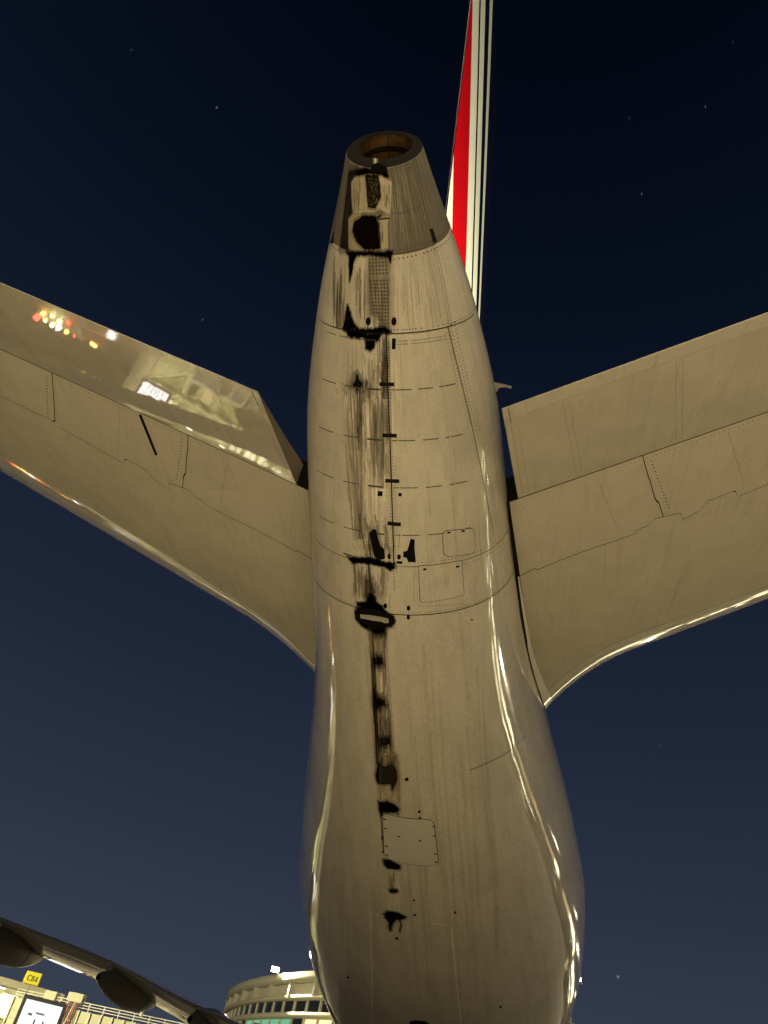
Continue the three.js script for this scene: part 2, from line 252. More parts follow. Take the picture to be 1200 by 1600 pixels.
const airliner = thing('airliner', 'large white airliner seen from below its tail, red and dark striped fin, sooty belly', 'airliner');

// a panel of the skin between frames zA(p)..zB(p) and edges pL(z)..pR(z), with turned-in edges and a gap round it
function panel(name, zA0, kA, zB0, kB, pL, pR, mat, tex, parent, { off = 0, gap = .0065, nu = 36, nv = 24, skirt = .012 } = {}) {
  const za = p => zA0 - kA * (1 - Math.cos(p)), zb = p => zB0 - kB * (1 - Math.cos(p));
  const f = (s, t, o) => {
    const z1 = zA0 + (zB0 - zA0) * t, R = fW(-z1), g = gap / R;
    const p = (pL(z1) + g) + (pR(z1) - pL(z1) - 2 * g) * s;
    const a = za(p) - gap, b = zb(p) + gap, z = a + (b - a) * t; return [z, p, o];
  };
  const top = gridGeo(nu, nv, (s, t) => skin(...f(s, t, off)), (s, t) => { const [z, p] = f(s, t, 0); return skinUV(tex, z, p); });
  const side = (fn, n) => gridGeo(n, 1, (s, t) => { const [a, b] = fn(s); return skin(...f(a, b, off - t * skirt)); }, s => { const [a, b] = fn(s), [z, p] = f(a, b, 0); return skinUV(tex, z, p); });
  return mesh(name, mergeGeometries([top, side(s => [s, 0], nu), side(s => [s, 1], nu), side(s => [0, s], nv), side(s => [1, s], nv)]), mat, parent);
}
const frameK = z => z > -.3 ? 0 : z > -3 ? .12 + (-.88 - z) * .12 : .36 + (-2.985 - z) * .12;
const J2 = -.872, J3 = -2.985, J4 = -3.53, split = .028;
const doorL = pchip([.8, .93, 1.25, 1.74, 2.29, 2.93, 3.3], [-.98, -.985, -.99, -1.0, -1.045, -1.12, -1.16]);
const doorR = pchip([.8, .9, 1.236, 1.712, 2.315, 2.947, 3.3], [.835, .842, .875, .93, 1.02, 1.139, 1.2]);
// dark structure under the panels, seen in the joints
mesh('inner_structure', gridGeo(72, 60, (s, t) => skin(.27 - t * 4.15, s * 2 * Math.PI, -.013)), M.gap, airliner);
const PI = Math.PI;
const exhaustCone = panel('exhaust_cone', .305, -.04, J1, 0, () => -PI, () => PI, M.cone, 0, airliner, { nu: 96, nv: 16, gap: .0035 });
const tailSection = panel('tail_section', J1, 0, J2, .12, () => -PI, () => PI, M.tail, 0, airliner, { nu: 96, nv: 16 });
const doorPort = panel('engine_door', J2, .12, J3, .36, z => doorL(-z), () => split, M.tail, 0, airliner, { nu: 40, nv: 40, off: .002 });
const doorStar = panel('engine_door', J2, .12, J3, .36, () => split, z => doorR(-z), M.tail, 0, airliner, { nu: 40, nv: 40, off: .002 });
doorPort.userData.label = 'soot streaked access door beside the centre split';
const sideSkin = panel('side_skin', J2, .12, J3, .36, z => doorR(-z), z => doorL(-z) + 2 * PI, M.tail, 0, airliner, { nu: 72, nv: 32 });
const ringSection = panel('frame_section', J3, .36, J4, .45, () => -PI, () => PI, M.tail, 0, airliner, { nu: 110, nv: 14 });
// the rest of the fuselage
const fuselage = (() => {
  const zs = []; for (let z = -3.53; z > -17; z -= .22) zs.push(z); for (let z = -17; z > -63.2; z -= .9) zs.push(z); zs.push(-63.2);
  const n = zs.length - 1, NU = 120, idx = t => zs[Math.round(t * n)];
  const pos = (s, t) => { const p = s * 2 * PI - PI, z0 = idx(t), k = Math.max(0, 1 - (-3.53 - z0) / 6) * .45; return [Math.min(-3.53 - .45 * (1 - Math.cos(p)) * (t === 0 ? 1 : 0), t === 0 ? 9 : z0 - k * (1 - Math.cos(p))) - (t === 0 ? .005 : 0), p]; };
  return mesh('fuselage', gridGeo(NU, n, (s, t) => skin(...pos(s, t)), (s, t) => skinUV(1, ...pos(s, t))), M.body, airliner);
})();
mesh('nose_cap', new THREE.SphereGeometry(.42, 16, 10).translate(0, 4.2, -63.1), M.white, airliner);

// small flat pieces that follow the skin: outline in photo pixels, thickness outwards
function plate(name, pts, mat, parent, off = .003, sub = 1) {
  const h = pts.map(q => hit(...q)).filter(Boolean); const zc = h.reduce((a, b) => a + b[0], 0) / h.length, R = fW(-zc);
  const sh = new THREE.Shape(h.map(([z, p]) => new THREE.Vector2(p * R, z)));
  const g = new THREE.ExtrudeGeometry(sh, { depth: 1, bevelEnabled: false }); const a = g.attributes.position;
  for (let i = 0; i < a.count; i++) a.setXYZ(i, ...skin(a.getY(i), a.getX(i) / R, a.getZ(i) > .5 ? off : -.006));
  g.computeVertexNormals(); return mesh(name, g, mat, parent);
}
const ellipse = (X, Y, rx, ry, n = 16, tilt = 0) => Array.from({ length: n }, (_, i) => { const a = i * 2 * PI / n, c = rx * Math.cos(a), s = ry * Math.sin(a); return [X + c * Math.cos(tilt) - s * Math.sin(tilt), Y + c * Math.sin(tilt) + s * Math.cos(tilt)]; });
const quad = (X, Y, w, h, tilt = 0) => [[-w, -h], [w, -h], [w, h], [-w, h]].map(([a, b]) => [X + (a * Math.cos(tilt) - b * Math.sin(tilt)) / 2, Y + (a * Math.sin(tilt) + b * Math.cos(tilt)) / 2]);

// rivets: short domes in rows, one mesh per panel
const rivetBuf = new Map();
function rivetAt(owner, z, p, r = .0045, mat = M.rivet) { if (!rivetBuf.has(owner)) rivetBuf.set(owner, []); rivetBuf.get(owner).push([z, p, r]); }
function rivetRow(owner, a, b, step = .03, r = .0045, gaps = 0, seed = 1) {       // a, b = [z, p]
  const A = V(...skin(...a)), B = V(...skin(...b)), n = Math.max(1, Math.round(A.distanceTo(B) / step)), R = rng(seed + n);
  for (let i = 0; i <= n; i++) { if (gaps && R() < gaps) continue; const t = i / n; rivetAt(owner, a[0] + (b[0] - a[0]) * t, a[1] + (b[1] - a[1]) * t, r); }
}
function rivetPx(owner, pts, step, r, gaps = 0) { for (let i = 0; i + 1 < pts.length; i++) { const a = hit(...pts[i]), b = hit(...pts[i + 1]); if (a && b) rivetRow(owner, a, b, step, r, gaps, i + 7); } }
function ringRivets(owner, z0, k, p0, p1, step, r, gaps) { const n = 24; for (let i = 0; i < n; i++) { const a = p0 + (p1 - p0) * i / n, b = p0 + (p1 - p0) * (i + 1) / n - .004; rivetRow(owner, [z0 - k * (1 - Math.cos(a)), a], [z0 - k * (1 - Math.cos(b)), b], step, r, gaps, i); } }
function flushRivets() {
  for (const [owner, list] of rivetBuf) {
    const P = [], I = [];
    for (let [z, p, r] of list) { const b = P.length / 3, R = fW(-z); r *= 1.2; P.push(...skin(z, p, .0045)); for (let k = 0; k < 6; k++) P.push(...skin(z + r * Math.sin(k * PI / 3), p + r * Math.cos(k * PI / 3) / R, .0028)); for (let k = 0; k < 6; k++) I.push(b, b + 1 + k, b + 1 + (k + 1) % 6); }
    const g = new THREE.BufferGeometry(); g.setAttribute('position', new THREE.Float32BufferAttribute(P, 3)); g.setIndex(I); g.computeVertexNormals();
    mesh('rivets', g, M.rivet, owner).userData.kind = 'stuff';
  }
}
// exhaust cone and tail section rivets
ringRivets(exhaustCone, -.255, 0, .25, 1.7, .03, .0045, .1);
rivetPx(exhaustCone, zA([[560, 860], [640, 855], [720, 830], [810, 795]]), .022, .0045);
rivetPx(exhaustCone, zA([[715, 430], [760, 600], [820, 760], [870, 950], [900, 1020]]), .022, .004, .1);
rivetPx(exhaustCone, zA([[520, 460], [600, 430], [700, 390]]), .03, .004, .1);
ringRivets(tailSection, J1 - .03, 0, .2, 1.9, .032, .0055, .05);
ringRivets(tailSection, J1 - .028, 0, -1.9, -.75, .032, .005, .1);
ringRivets(tailSection, J2 + .03, .12, .1, 1.9, .032, .005, .1);
rivetPx(tailSection, zB([[1040, 20], [1100, 240], [1150, 520], [1200, 800]]), .022, .0042);
rivetPx(tailSection, zB([[1065, 20], [1130, 260], [1185, 560], [1230, 830]]), .022, .0042);
rivetPx(tailSection, zB([[1290, 880], [1330, 860], [1370, 830]]), .022, .0042);
for (let c = 0; c < 6; c++) rivetPx(tailSection, zB([[382 + c * 34, 165 - c * 2], [405 + c * 34, 500], [430 + c * 30, c < 2 ? 720 : 870]]), .03, .0075, .12);
for (const t of [quad(519, 370, 5, 20, .1), quad(676.5, 368, 5, 22, -.3)]) plate('bond_strap', t, M.rim, exhaustCone, .006);
// door rivets, latches, openings
const cut = (z, a, b, owner, gaps = .12, r = .0045) => ringRivets(owner, z, frameK(z), a, b, .026, r, gaps);
for (const z of [-1.325, -1.765, -2.2, -2.66]) {
  for (const [a, b] of [[-.86, -.62], [-.48, -.3], [-.2, -.06]]) cut(z, a, b, doorPort, .06, a > -.3 ? .008 : .0045);
  for (const [a, b] of [[.05, .28], [.36, .52], [.6, .8]]) cut(z, a, b, doorStar, .08);
}
for (const o of [.022, .05]) { for (let z = -.95; z > -3; z -= .028) { rivetAt(doorStar, z, doorR(-z) - o / fW(-z), .004); rivetAt(doorPort, z, doorL(-z) + o / fW(-z), .004); } }
for (const o of [.03, .075]) for (let z = -.4; z > -3.1; z -= .033) { rivetAt(sideSkin, Math.min(z, -.9), doorR(-Math.min(z, -.9)) + o / fW(-z), .005); rivetAt(sideSkin, Math.min(z, -.9), doorL(-Math.min(z, -.9)) - o / fW(-z), .004); }
for (let z = -.93; z > -1.4; z -= .022) { rivetAt(doorPort, z, split - .02 / fW(-z), .006); rivetAt(doorStar, z, split + .02 / fW(-z), .006); }
for (let z = -1.4; z > -2.9; z -= .03) { rivetAt(doorStar, z, split + .018 / fW(-z), .004); rivetAt(doorPort, z, split - .018 / fW(-z), .004); }
cut(-.925, -.85, -.1, doorPort, .2, .006); cut(-.93, .15, .78, doorStar, .1, .004); cut(-.955, .15, .78, doorStar, .1, .004);
ringRivets(doorStar, -2.94, .36, .22, 1.1, .026, .0045, .1); ringRivets(doorPort, -2.945, .36, -.5, -.3, .02, .007, .05);
ringRivets(ringSection, -3.025, .37, .6, 1.3, .026, .0045, .1); ringRivets(ringSection, -3.50, .45, .05, 1.25, .026, .0045, .05);
ringRivets(ringSection, -3.50, .45, -.9, -.4, .03, .004, .1);
rivetPx(ringSection, zD([[565, 330], [572, 600]]), .03, .006); rivetPx(ringSection, zD([[600, 330], [600, 400]]), .03, .006); rivetPx(ringSection, zD([[800, 340], [805, 760]]), .03, .0045, .1);
rivetPx(ringSection, zE([[820, 240], [818, 440]]), .03, .0045, .15); rivetPx(ringSection, zD([[270, 320], [290, 640]]), .02, .006);
for (const [X, Y, w, t] of [[604.5, 600, 23, .02], [609, 680, 22, .03], [613, 751, 22, .04], [616, 818, 21, .1]]) plate('latch', quad(X, Y, w, 5.5, t), M.dark, doorStar, .007);
plate('vent_opening', ellipse(575.5, 502, 4, 6.5), M.hole, tailSection); plate('vent_opening', ellipse(615.5, 502, 4, 6.5), M.hole, tailSection);
plate('vent_opening', quad(615.3, 537, 6, 17, .02), M.hole, doorStar);
for (const [X, Y, r] of [[594, 771, 3.8], [625, 772.5, 2.6]]) plate('vent_opening', quad(X, Y, r * 2, r * 2, .1), M.hole, X < 610 ? doorPort : doorStar);
plate('door_scoop', zC([[368, 1140], [385, 1122], [402, 1120], [415, 1170], [430, 1215], [446, 1226], [452, 1272], [420, 1282], [396, 1262], [384, 1212]]), M.hole, doorPort, .012);
plate('door_scoop', zC([[588, 1172], [610, 1176], [608, 1220], [616, 1292], [577, 1292], [566, 1268], [549, 1266], [549, 1240], [570, 1236]]), M.hole, doorStar, .012);
for (const [X, Y, rx, ry] of [[608, 869, 2.6, 4.6], [623.5, 870, 3, 4.2]]) plate('vent_opening', ellipse(X, Y, rx, ry), M.hole, X < 615 ? doorPort : doorStar);
plate('vent_opening', quad(624.5, 878.5, 9, 4, .05), M.hole, doorStar);
plate('vent_opening', ellipse(602, 946.5, 3, 4), M.hole, ringSection); plate('vent_opening', ellipse(638.3, 950, 2.8, 4), M.hole, ringSection);
plate('vent_opening', ellipse(638, 964.5, 2.6, 3.6), M.hole, fuselage);
// drain scoop with its light lip
{
  const s = plate('drain_scoop', zD([[112, 868], [150, 828], [250, 826], [400, 850], [500, 890], [560, 940], [570, 990], [520, 1030], [420, 1020], [260, 1010], [160, 960]]), M.hole, fuselage, .02);
  plate('scoop_lip', zD([[185, 882], [300, 898], [430, 920], [505, 932], [512, 975], [470, 978], [430, 960], [330, 948], [190, 920]]), std([.34, .32, .26], .5), s, .027);
}
// hatches: dark rim with a skin panel inside it
function hatch(name, c, w, hgt, rad, parent, mat, tex, lean = 0, rim = .008) {          // c = [z, p] of its middle, sizes in metres
  const R = fW(-c[0]);
  const shape = (grow) => { const W = w / 2 + grow, H = hgt / 2 + grow, r = rad + grow; const row = t => { const v = (t - .5) * 2 * H, e = Math.max(0, Math.abs(v) - (H - r)); return W - r + Math.sqrt(Math.max(0, r * r - e * e)); }; return [H, row]; };
  const make = (grow, off) => { const [H, row] = shape(grow), tt = t => .5 - .5 * Math.cos(PI * t); const pos = (s, t) => { const q = tt(t), v = (q - .5) * 2 * H, u = (s - .5) * 2 * row(q); return [c[0] - v * Math.cos(lean) - u * Math.sin(lean) - .36 * (1 - Math.cos(c[1] + u / R)) + .36 * (1 - Math.cos(c[1])), c[1] + (u * Math.cos(lean)) / R]; }; return gridGeo(18, 26, (s, t) => skin(...pos(s, t), off), (s, t) => skinUV(tex, ...pos(s, t))); };
  const m = mesh(name, make(0, .0052), mat, parent); mesh('seal', make(rim, .0034), M.seal, m); return m;
}
{
  const h1 = hatch('access_hatch', [-2.86, .67], .36, .27, .06, doorStar, M.tail, 0, .1, .0065);
  for (const [X, Y] of [[701, 831.5], [723, 829]]) plate('latch', quad(X, Y, 5, 2.4, -.15), M.hole, h1, .009);
  rivetPx(h1, zC([[775, 1140], [835, 1125], [890, 1120]]), .03, .0035, .1); rivetPx(h1, zC([[780, 1180], [900, 1165]]), .026, .0035, .05); rivetPx(h1, zC([[790, 1235], [920, 1215]]), .03, .0035, .15); rivetPx(h1, zC([[770, 1150], [785, 1235]]), .03, .0035, .1); rivetPx(h1, zC([[915, 1130], [928, 1215]]), .03, .0035, .1);
  rivetPx(doorStar, zC([[735, 1150], [745, 1250], [880, 1240], [945, 1210], [935, 1120]]), .034, .0038, .1);
  const h2 = hatch('access_hatch', [-3.215, .47], .46, .40, .012, ringSection, M.tail, 0, .0, .0065);
  for (const [X, Y] of [[663.5, 888.8], [714.6, 884.6]]) plate('latch', quad(X, Y, 5, 2.6, -.2), M.hole, h2, .009);
  rivetPx(ringSection, zE([[555, 440], [640, 438], [765, 428]]), .024, .0045, .05);
  const h3 = hatch('access_hatch', [-7.3, .012], .70, 1.02, .10, fuselage, M.cleanPanel, 1, 0, .011); h3.userData.label = 'cleaner square hatch on the belly';
  for (const [X, Y] of [[220, 530], [225, 608], [235, 755], [240, 828], [330, 490], [340, 675], [512, 520], [515, 710], [628, 592], [630, 668], [640, 820], [645, 886]]) plate('fastener', quad(560 + X / 5.333, 1180 + Y / 5.333, 4.2, 1.6, .1), M.seal, h3, .008);
}
for (const [X, Y, r] of [[635.5, 1217.5, 3], [655, 1268, 2.2], [646.5, 1406.5, 1.6], [648, 1429.5, 2], [711, 1425.5, 2], [620, 1466, 2.4], [598, 1331, 1.4], [782, 1573, 2], [544, 1527, 2], [737, 968, 1.4]]) plate('drain_hole', ellipse(X, Y, r, r * .8), M.hole, fuselage, .006);
plate('drain_mast', zH([[480, 1000], [500, 994], [540, 998], [556, 1008], [550, 1030], [485, 1030]]), M.hole, fuselage, .03);

// exhaust: end ring, pipe and the bracket under it
{
  const zf = .341, slope = .17, C = [0, (fB(-.34) + fT(-.34)) / 2], a = (fT(-.34) - fB(-.34)) / 2, w = fW(-.34);
  const ring = (k, dz, dy) => s => { const p = s * 2 * PI; const y = C[1] + dy - a * k * Math.cos(p); return [w * k * Math.sin(p), y, zf + dz + slope * (y - C[1])]; };
  const prof = [[1.0, -.014, 0], [.998, 0, 0], [.98, .006, .0], [.72, .004, .035], [.70, -.004, .037], [.69, -.05, .037], [.66, -.7, .03], [.64, -1.3, 0]];
  const sheet = (list) => gridGeo(64, list.length - 1, (s, t) => { const q = list[Math.round(t * (list.length - 1))]; return ring(q[0], q[1], q[2])(s); });
  const ex = mesh('exhaust_ring', sheet(prof.slice(0, 5)), M.rim, airliner);
  {
    const [c, x] = canvasOf(512, 256, '#8a6a40'), R = rng(3), n = noise2(15), im = x.getImageData(0, 0, 512, 256), d = im.data;
    for (let j = 0; j < 256; j++) for (let i = 0; i < 512; i++) { const o = (j * 512 + i) * 4, v = .55 + .5 * n(i / 40, j / 30) + .25 * n(i / 6, j / 40), h = n(i / 90, j / 60 + 30); d[o] *= v; d[o + 1] *= v * (.92 + .1 * h); d[o + 2] *= v * (.8 + .5 * h); }
    x.putImageData(im, 0, 0); x.fillStyle = 'rgba(20,14,8,.8)'; for (let i = 0; i < 512; i += 64) x.fillRect(i, 0, 2, 256); x.fillRect(0, 118, 512, 3);
    M.pipe.map = texOf(c); M.pipe.color.setRGB(.5, .5, .5);
    mesh('exhaust_pipe', sheet(prof.slice(4)), M.pipe, ex);
    mesh('liner', sheet([[.665, -.09, .036], [.655, -.095, .036], [.655, -.13, .035], [.668, -.135, .035]]), M.rim, ex);
  }
  mesh('baffle', gridGeo(40, 2, (s, t) => ring(.66 * (1 - t) + .001, -1.25, .01)(s)), M.hole, ex);
  const b = plate('bracket', zA([[370, 400], [430, 385], [470, 395], [505, 420], [500, 470], [360, 462]]), M.hole, exhaustCone, .02);
  mesh('drain_pipe', bar(V(-.045, 7.365, .27), V(-.045, 7.40, .335), .026, 12), M.metal, ex);
}
flushRivets();

// blade aerial on the starboard shoulder
{
  const base = (() => { let best; for (let X = 765; X < 785; X += .5) { const h = hit(X, 612); if (h) best = h; } return best; })();
  const [x, y, z] = skin(...base), sh = new THREE.Shape([[-.03, .02], [-.01, .10], [.10, .045], [.155, .01], [.15, 0], [.09, .03], [.03, .03], [.02, -.02]].map(q => new THREE.Vector2(...q)));
  const g = new THREE.ExtrudeGeometry(sh, { depth: .016, bevelEnabled: true, bevelSize: .003, bevelThickness: .003, bevelSegments: 1 }); g.rotateY(-.2); g.translate(x - .01, y + .02, z);
  mesh('static_blade', g, std([.4, .37, .3], .5), airliner);
}

// ---------------------------------------------------------------- tailplane
const naca = c => 5 * (.2969 * Math.sqrt(c) - .126 * c - .3516 * c * c + .2843 * c ** 3 - .1015 * c ** 4);
function surfaceTexture(seed, base) {                           // skin of the tailplane: grime, faint patches
  const N = 1024, [c, x] = canvasOf(N, N, base), R = rng(seed), n = noise2(seed + 1);
  for (let i = 0; i < 260; i++) { const X = R() * N, Y = R() * N; x.strokeStyle = R() < .5 ? `rgba(60,50,36,${.01 + .03 * R()})` : `rgba(255,250,235,${.01 + .03 * R()})`; x.lineWidth = 2 + 14 * R(); x.beginPath(); x.moveTo(X, Y); x.lineTo(X + (R() - .5) * 30, Y + 30 + R() * 260); x.stroke(); }
  const im = x.getImageData(0, 0, N, N), d = im.data;
  for (let j = 0; j < N; j++) for (let i = 0; i < N; i++) { const o = (j * N + i) * 4, v = 1 + .06 * (n(i / 3, j / 3) - .5) + .03 * (n(i / 40, j / 60) - .5) + .04 * (n(i / 150, j / 150) - .5); for (let q = 0; q < 3; q++) d[o + q] = Math.min(255, d[o + q] * v); }
  x.putImageData(im, 0, 0); const t = texOf(c); t.wrapT = THREE.RepeatWrapping; return t;
}
M.stab.map = surfaceTexture(41, 'rgb(214,210,202)');
const elevTex = (() => {                                        // streaky, scuffed skin of the elevators
  const t = surfaceTexture(52, 'rgb(214,210,202)'); return t;
})();
M.elevator = paint(PAINT, elevTex, { roughness: .018, ior: 2.0, bumpMap: bumpOf[0], bumpScale: .00025 });
const lin = (x, a, b) => a + (b - a) * (x - 3) / 5;
// lines of the tailplane over |x|: nose, hinge and trailing edge
const noseZ = x => lin(x, -5.99, -2.33) - (x < 2.9 ? 1.15 * ((2.9 - x) / 1.3) ** 2.6 : 0);
const noseY = x => lin(x, 7.274, 8.11);
const hingeZ = x => lin(x, -1.95, .775), hingeY = x => lin(x, 6.975, 7.32);
function tailplane(s) {                                         // s = -1 port, 1 starboard
  const x0 = .98, x1 = 9.4;
  const chord = x => (hingeZ(x) - noseZ(x)) / .74;
  const half = (x, c) => Math.min(chord(x), 5.4) * .125 * naca(Math.max(1e-5, c * .74)) * 1.0;
  const mid = (x, c) => { const yh = hingeY(x) + half(x, 1); return noseY(x) + (yh - noseY(x)) * c; };
  const low = (x, c, o = 0) => [s * x, mid(x, c) - half(x, c) - o, noseZ(x) + (hingeZ(x) - noseZ(x)) * c];
  const top = (x, c) => [s * x, mid(x, c) + half(x, c), noseZ(x) + (hingeZ(x) - noseZ(x)) * c];
  // root outline: stays a finger's breadth off the fuselage
  const side = c => { const z = noseZ(1.6) + (hingeZ(1.2) - noseZ(1.6)) * c; return fW(-z); };
  const rootX = c => { let x = 1.5; for (let k = 0; k < 12; k++) { const z = noseZ(x) + (hingeZ(x) - noseZ(x)) * c, y = mid(x, c) - half(x, c), b = fB(-z), t = fT(-z), e = 1 - ((y - (b + t) / 2) / ((t - b) / 2)) ** 2; x = fW(-z) * Math.sqrt(Math.max(.05, e)) + .022 + (c > .55 ? .01 : 0); x = Math.max(x, .9); } return x; };
  const X = (u, c) => { const a = rootX(c) - .22; return a + (x1 - .01 - a) * u; };
  const t = mesh('tailplane', (() => {
    const cs = [0, .002, .006, .012, .02, .032, .048, .07, .1, .14, .2, .28, .38, .5, .62, .74, .86, 1], n = cs.length - 1, us = [0, .01, .025, .045, .07, .1, .14, .19, .26, .35, .45, .55, .7, .85, 1];
    const uu = q => us[Math.round(q * 14)];
    const up = gridGeo(14, n, (u, v) => top(X(uu(u), cs[Math.round(v * n)]), cs[Math.round(v * n)]), null, s > 0);
    const dn = gridGeo(14, n, (u, v) => low(X(uu(u), cs[Math.round(v * n)]), cs[Math.round(v * n)], -.012), null, s < 0);
    const endR = gridGeo(n, 1, (q, w) => { const c = cs[Math.round(q * n)], x = X(0, c), a = low(x, c, -.012), b = top(x, c); return [a[0], a[1] + (b[1] - a[1]) * w, a[2]]; });
    const endT = gridGeo(n, 1, (q, w) => { const c = cs[Math.round(q * n)], x = X(1, c), a = low(x, c, -.012), b = top(x, c); return [a[0], a[1] + (b[1] - a[1]) * w, a[2]]; });
    const back = gridGeo(14, 1, (u, w) => { const a = low(X(uu(u), 1), 1, -.012), b = top(X(uu(u), 1), 1); return [a[0], a[1] + (b[1] - a[1]) * w, a[2]]; });
    return mergeGeometries([up, dn, endR, endT, back]);
  })(), M.gap, airliner);
  t.userData.label = s > 0 ? 'starboard horizontal tail surface' : 'port horizontal tail surface';
  // outer skins: each between chord lines ca(x), cb(x) and span ends xa(c), xb(c); thin gaps leave the dark box showing
  const skinPart = (name, xa, xb, ca, cb, nose = false, gap = .004) => {
    const n = name === 'box_skin' ? 320 : 110, m = name === 'box_skin' ? 12 : 22;
    const f = (q, v) => {
      const w = nose ? v ** 2.2 : v, a0 = ca(4), b0 = cb(4), c0 = a0 + (b0 - a0) * w, A = xa(c0), B = xb(c0), x = A + (B - A) * q ** 1.5;
      const a = ca(x) + (nose ? 0 : gap / 4), b = cb(x) - gap / 4; const c = a + (b - a) * w; return low(x, c, 0);
    };
    return mesh(name, gridGeo(n, m, f, (q, v) => { const P = f(q, v); return [P[0] / 3.1, P[2] / 3.1]; }, s < 0), M.stab, t);
  };
  // stepped joint between the main box and the trailing panels
  const steps = [[.9, .82], [1.40, .80], [1.44, .790], [2.15, .747], [2.40, .738], [2.44, .752], [2.53, .748], [2.57, .768], [2.80, .754], [2.84, .724], [2.98, .737], [3.02, .764], [3.25, .768], [3.29, .740], [3.60, .752], [3.95, .764], [3.97, .78], [5.2, .77], [5.22, .755], [9.5, .76]];
  const joint = x => { let k = 0; while (k < steps.length - 2 && x >= steps[k + 1][0]) k++; const [xa, ya] = steps[k], [xb, yb2] = steps[k + 1]; return ya + (yb2 - ya) * Math.min(1, Math.max(0, (x - xa) / (xb - xa))); };
  const root = c => rootX(c), tip = () => x1, cutAt = (x, g) => c => x + 1.42 * (1 - c) + g;
  skinPart('leading_edge', root, tip, () => 0, () => .205, true);
  skinPart('box_skin', root, tip, () => .205, joint);
  const cuts = [2.33, 3.66, 5.4];
  cuts.forEach((x, i) => skinPart('trailing_panel', i ? cutAt(cuts[i - 1], .004) : root, cutAt(x, -.004), joint, () => 1));
  skinPart('trailing_panel', cutAt(5.4, .004), tip, joint, () => 1);
  // rivets
  const P = [], I = []; const dot = (x, c, r) => { const b = P.length / 3, q = low(x, c, .0025); P.push(...q); for (let k = 0; k < 6; k++) P.push(q[0] + r * Math.cos(k * PI / 3), q[1] + .0012, q[2] + r * Math.sin(k * PI / 3)); for (let k = 0; k < 6; k++) I.push(b, b + 1 + k, b + 1 + (k + 1) % 6); };
  const rowc = (x, c0, c1, r = .0055, n = 22) => { for (let i = 0; i <= n; i++) { const c = c0 + (c1 - c0) * i / n; dot(x + 1.42 * (1 - c), c, r); } };
  for (const x of [1.22, 1.92, 3.0, 4.3]) rowc(x, .79, .975, .0055, 20);
  for (const x of cuts) { rowc(x + .05, .79, .975, .0085, 14); rowc(x - .035, .79, .97, .004, 20); }
  for (const x of [1.35, 2.0, 2.7, 3.5, 4.4]) rowc(x - .3, .24, .70, .0034, 40);
  for (let x = 1.3; x < 5; x += .034) { if (Math.sin(x * 9) > -.3) dot(x, joint(x) - .008, .005); if (Math.sin(x * 7 + 2) > .2) dot(x, joint(x) + .009, .0045); }
  for (let x = 2.2; x < 3.6; x += .036) dot(x, .988, .0055);
  const rg = new THREE.BufferGeometry(); rg.setAttribute('position', new THREE.Float32BufferAttribute(P, 3)); rg.setIndex(I); rg.computeVertexNormals(); mesh('rivets', rg, M.rivet, t).userData.kind = 'stuff';
  // bracket strap on the port underside, hinge cover on starboard
  const strap = (x, c0, c1, w, mat) => { const a = V(...low(x, c0, .004)), b = V(...low(x, c1, .004)); mesh('hinge_strap', bar(a, b, w, 8), mat, t); };
  if (s < 0) strap(2.81, .86, .995, .016, M.rim);
  // seal plate along the root
  const sp = gridGeo(30, 6, (q, w) => { const c = .03 + q * .78, x = rootX(c), wd = .012 + .085 * (1 - q) ** 1.2 * Math.min(1, q * 9 + .15); return low(x - .004 + wd * w, c, .006 + .012 * (1 - w)); }, null, s < 0);
  mesh('root_seal', sp, M.white, t);
  // elevator
  const A = V(-3, hingeY(3), hingeZ(3)), Bv = V(-8, hingeY(8), hingeZ(8));
  const droop = s < 0 ? [15.8, 15.8] : [11.2, 11.2];
  const teLine = s < 0 ? [[430, 625], [0, 443]] : [[785, 640], [1200, 490]];
  const tn = new THREE.Vector3().crossVectors(dirOf(...teLine[0]), dirOf(...teLine[1]));   // plane through the eye and the trailing edge
  const dr = droop[0] * D2R;
  const teLen = x => { const O = V(s * x, hingeY(x), hingeZ(x)), dd = V(0, -Math.sin(dr), Math.cos(dr)); return -tn.dot(O.clone().sub(EYE)) / tn.dot(dd); };
  const L3 = teLen(3), L5 = teLen(5), len = x => L3 + (L5 - L3) * (x - 3) / 2;
  const ec = (x, c, o = 0) => [s * x, hingeY(x) - .004 - Math.sin(dr) * len(x) * c - o, hingeZ(x) + .012 + Math.cos(dr) * len(x) * c];
  const ex0 = c => s < 0 ? 1.215 - .14 * c : 1.185 - .16 * c;
  const thick = (x, c) => (.30 - .018 * (x - 1)) * (1 - c) * (1 - .15 * c) + .008;
  const EX = (u, c) => ex0(c) + (x1 - .1 - ex0(c)) * u;
  const eSheet = (c0, c1, o, name, parent, mat, u0 = 0, u1 = 1) => {
    const f = (u, v) => { const c = c0 + (c1 - c0) * v; return ec(EX(u0 + (u1 - u0) * u, c), c, o); };
    const fb = (u, v) => { const c = c0 + (c1 - c0) * v, x = EX(u0 + (u1 - u0) * u, c), q = ec(x, c, 0); return [q[0], q[1] + thick(x, c), q[2]]; };
    const uv = (u, v) => { const q = f(u, v); return [q[0] / 2.3, q[2] / 2.3]; };
    const end = u => gridGeo(8, 1, (q, w) => { const a = f(u, q), b = fb(u, q); return [a[0], a[1] + (b[1] - a[1]) * w, a[2]]; });
    const cap = v => gridGeo(30, 1, (q, w) => { const a = f(q, v), b = fb(q, v); return [a[0], a[1] + (b[1] - a[1]) * w, a[2]]; });
    return mesh(name, mergeGeometries([gridGeo(30, 8, f, uv, s < 0), gridGeo(30, 8, fb, uv, s > 0), end(1), cap(0), cap(1)]), mat, parent);
  };
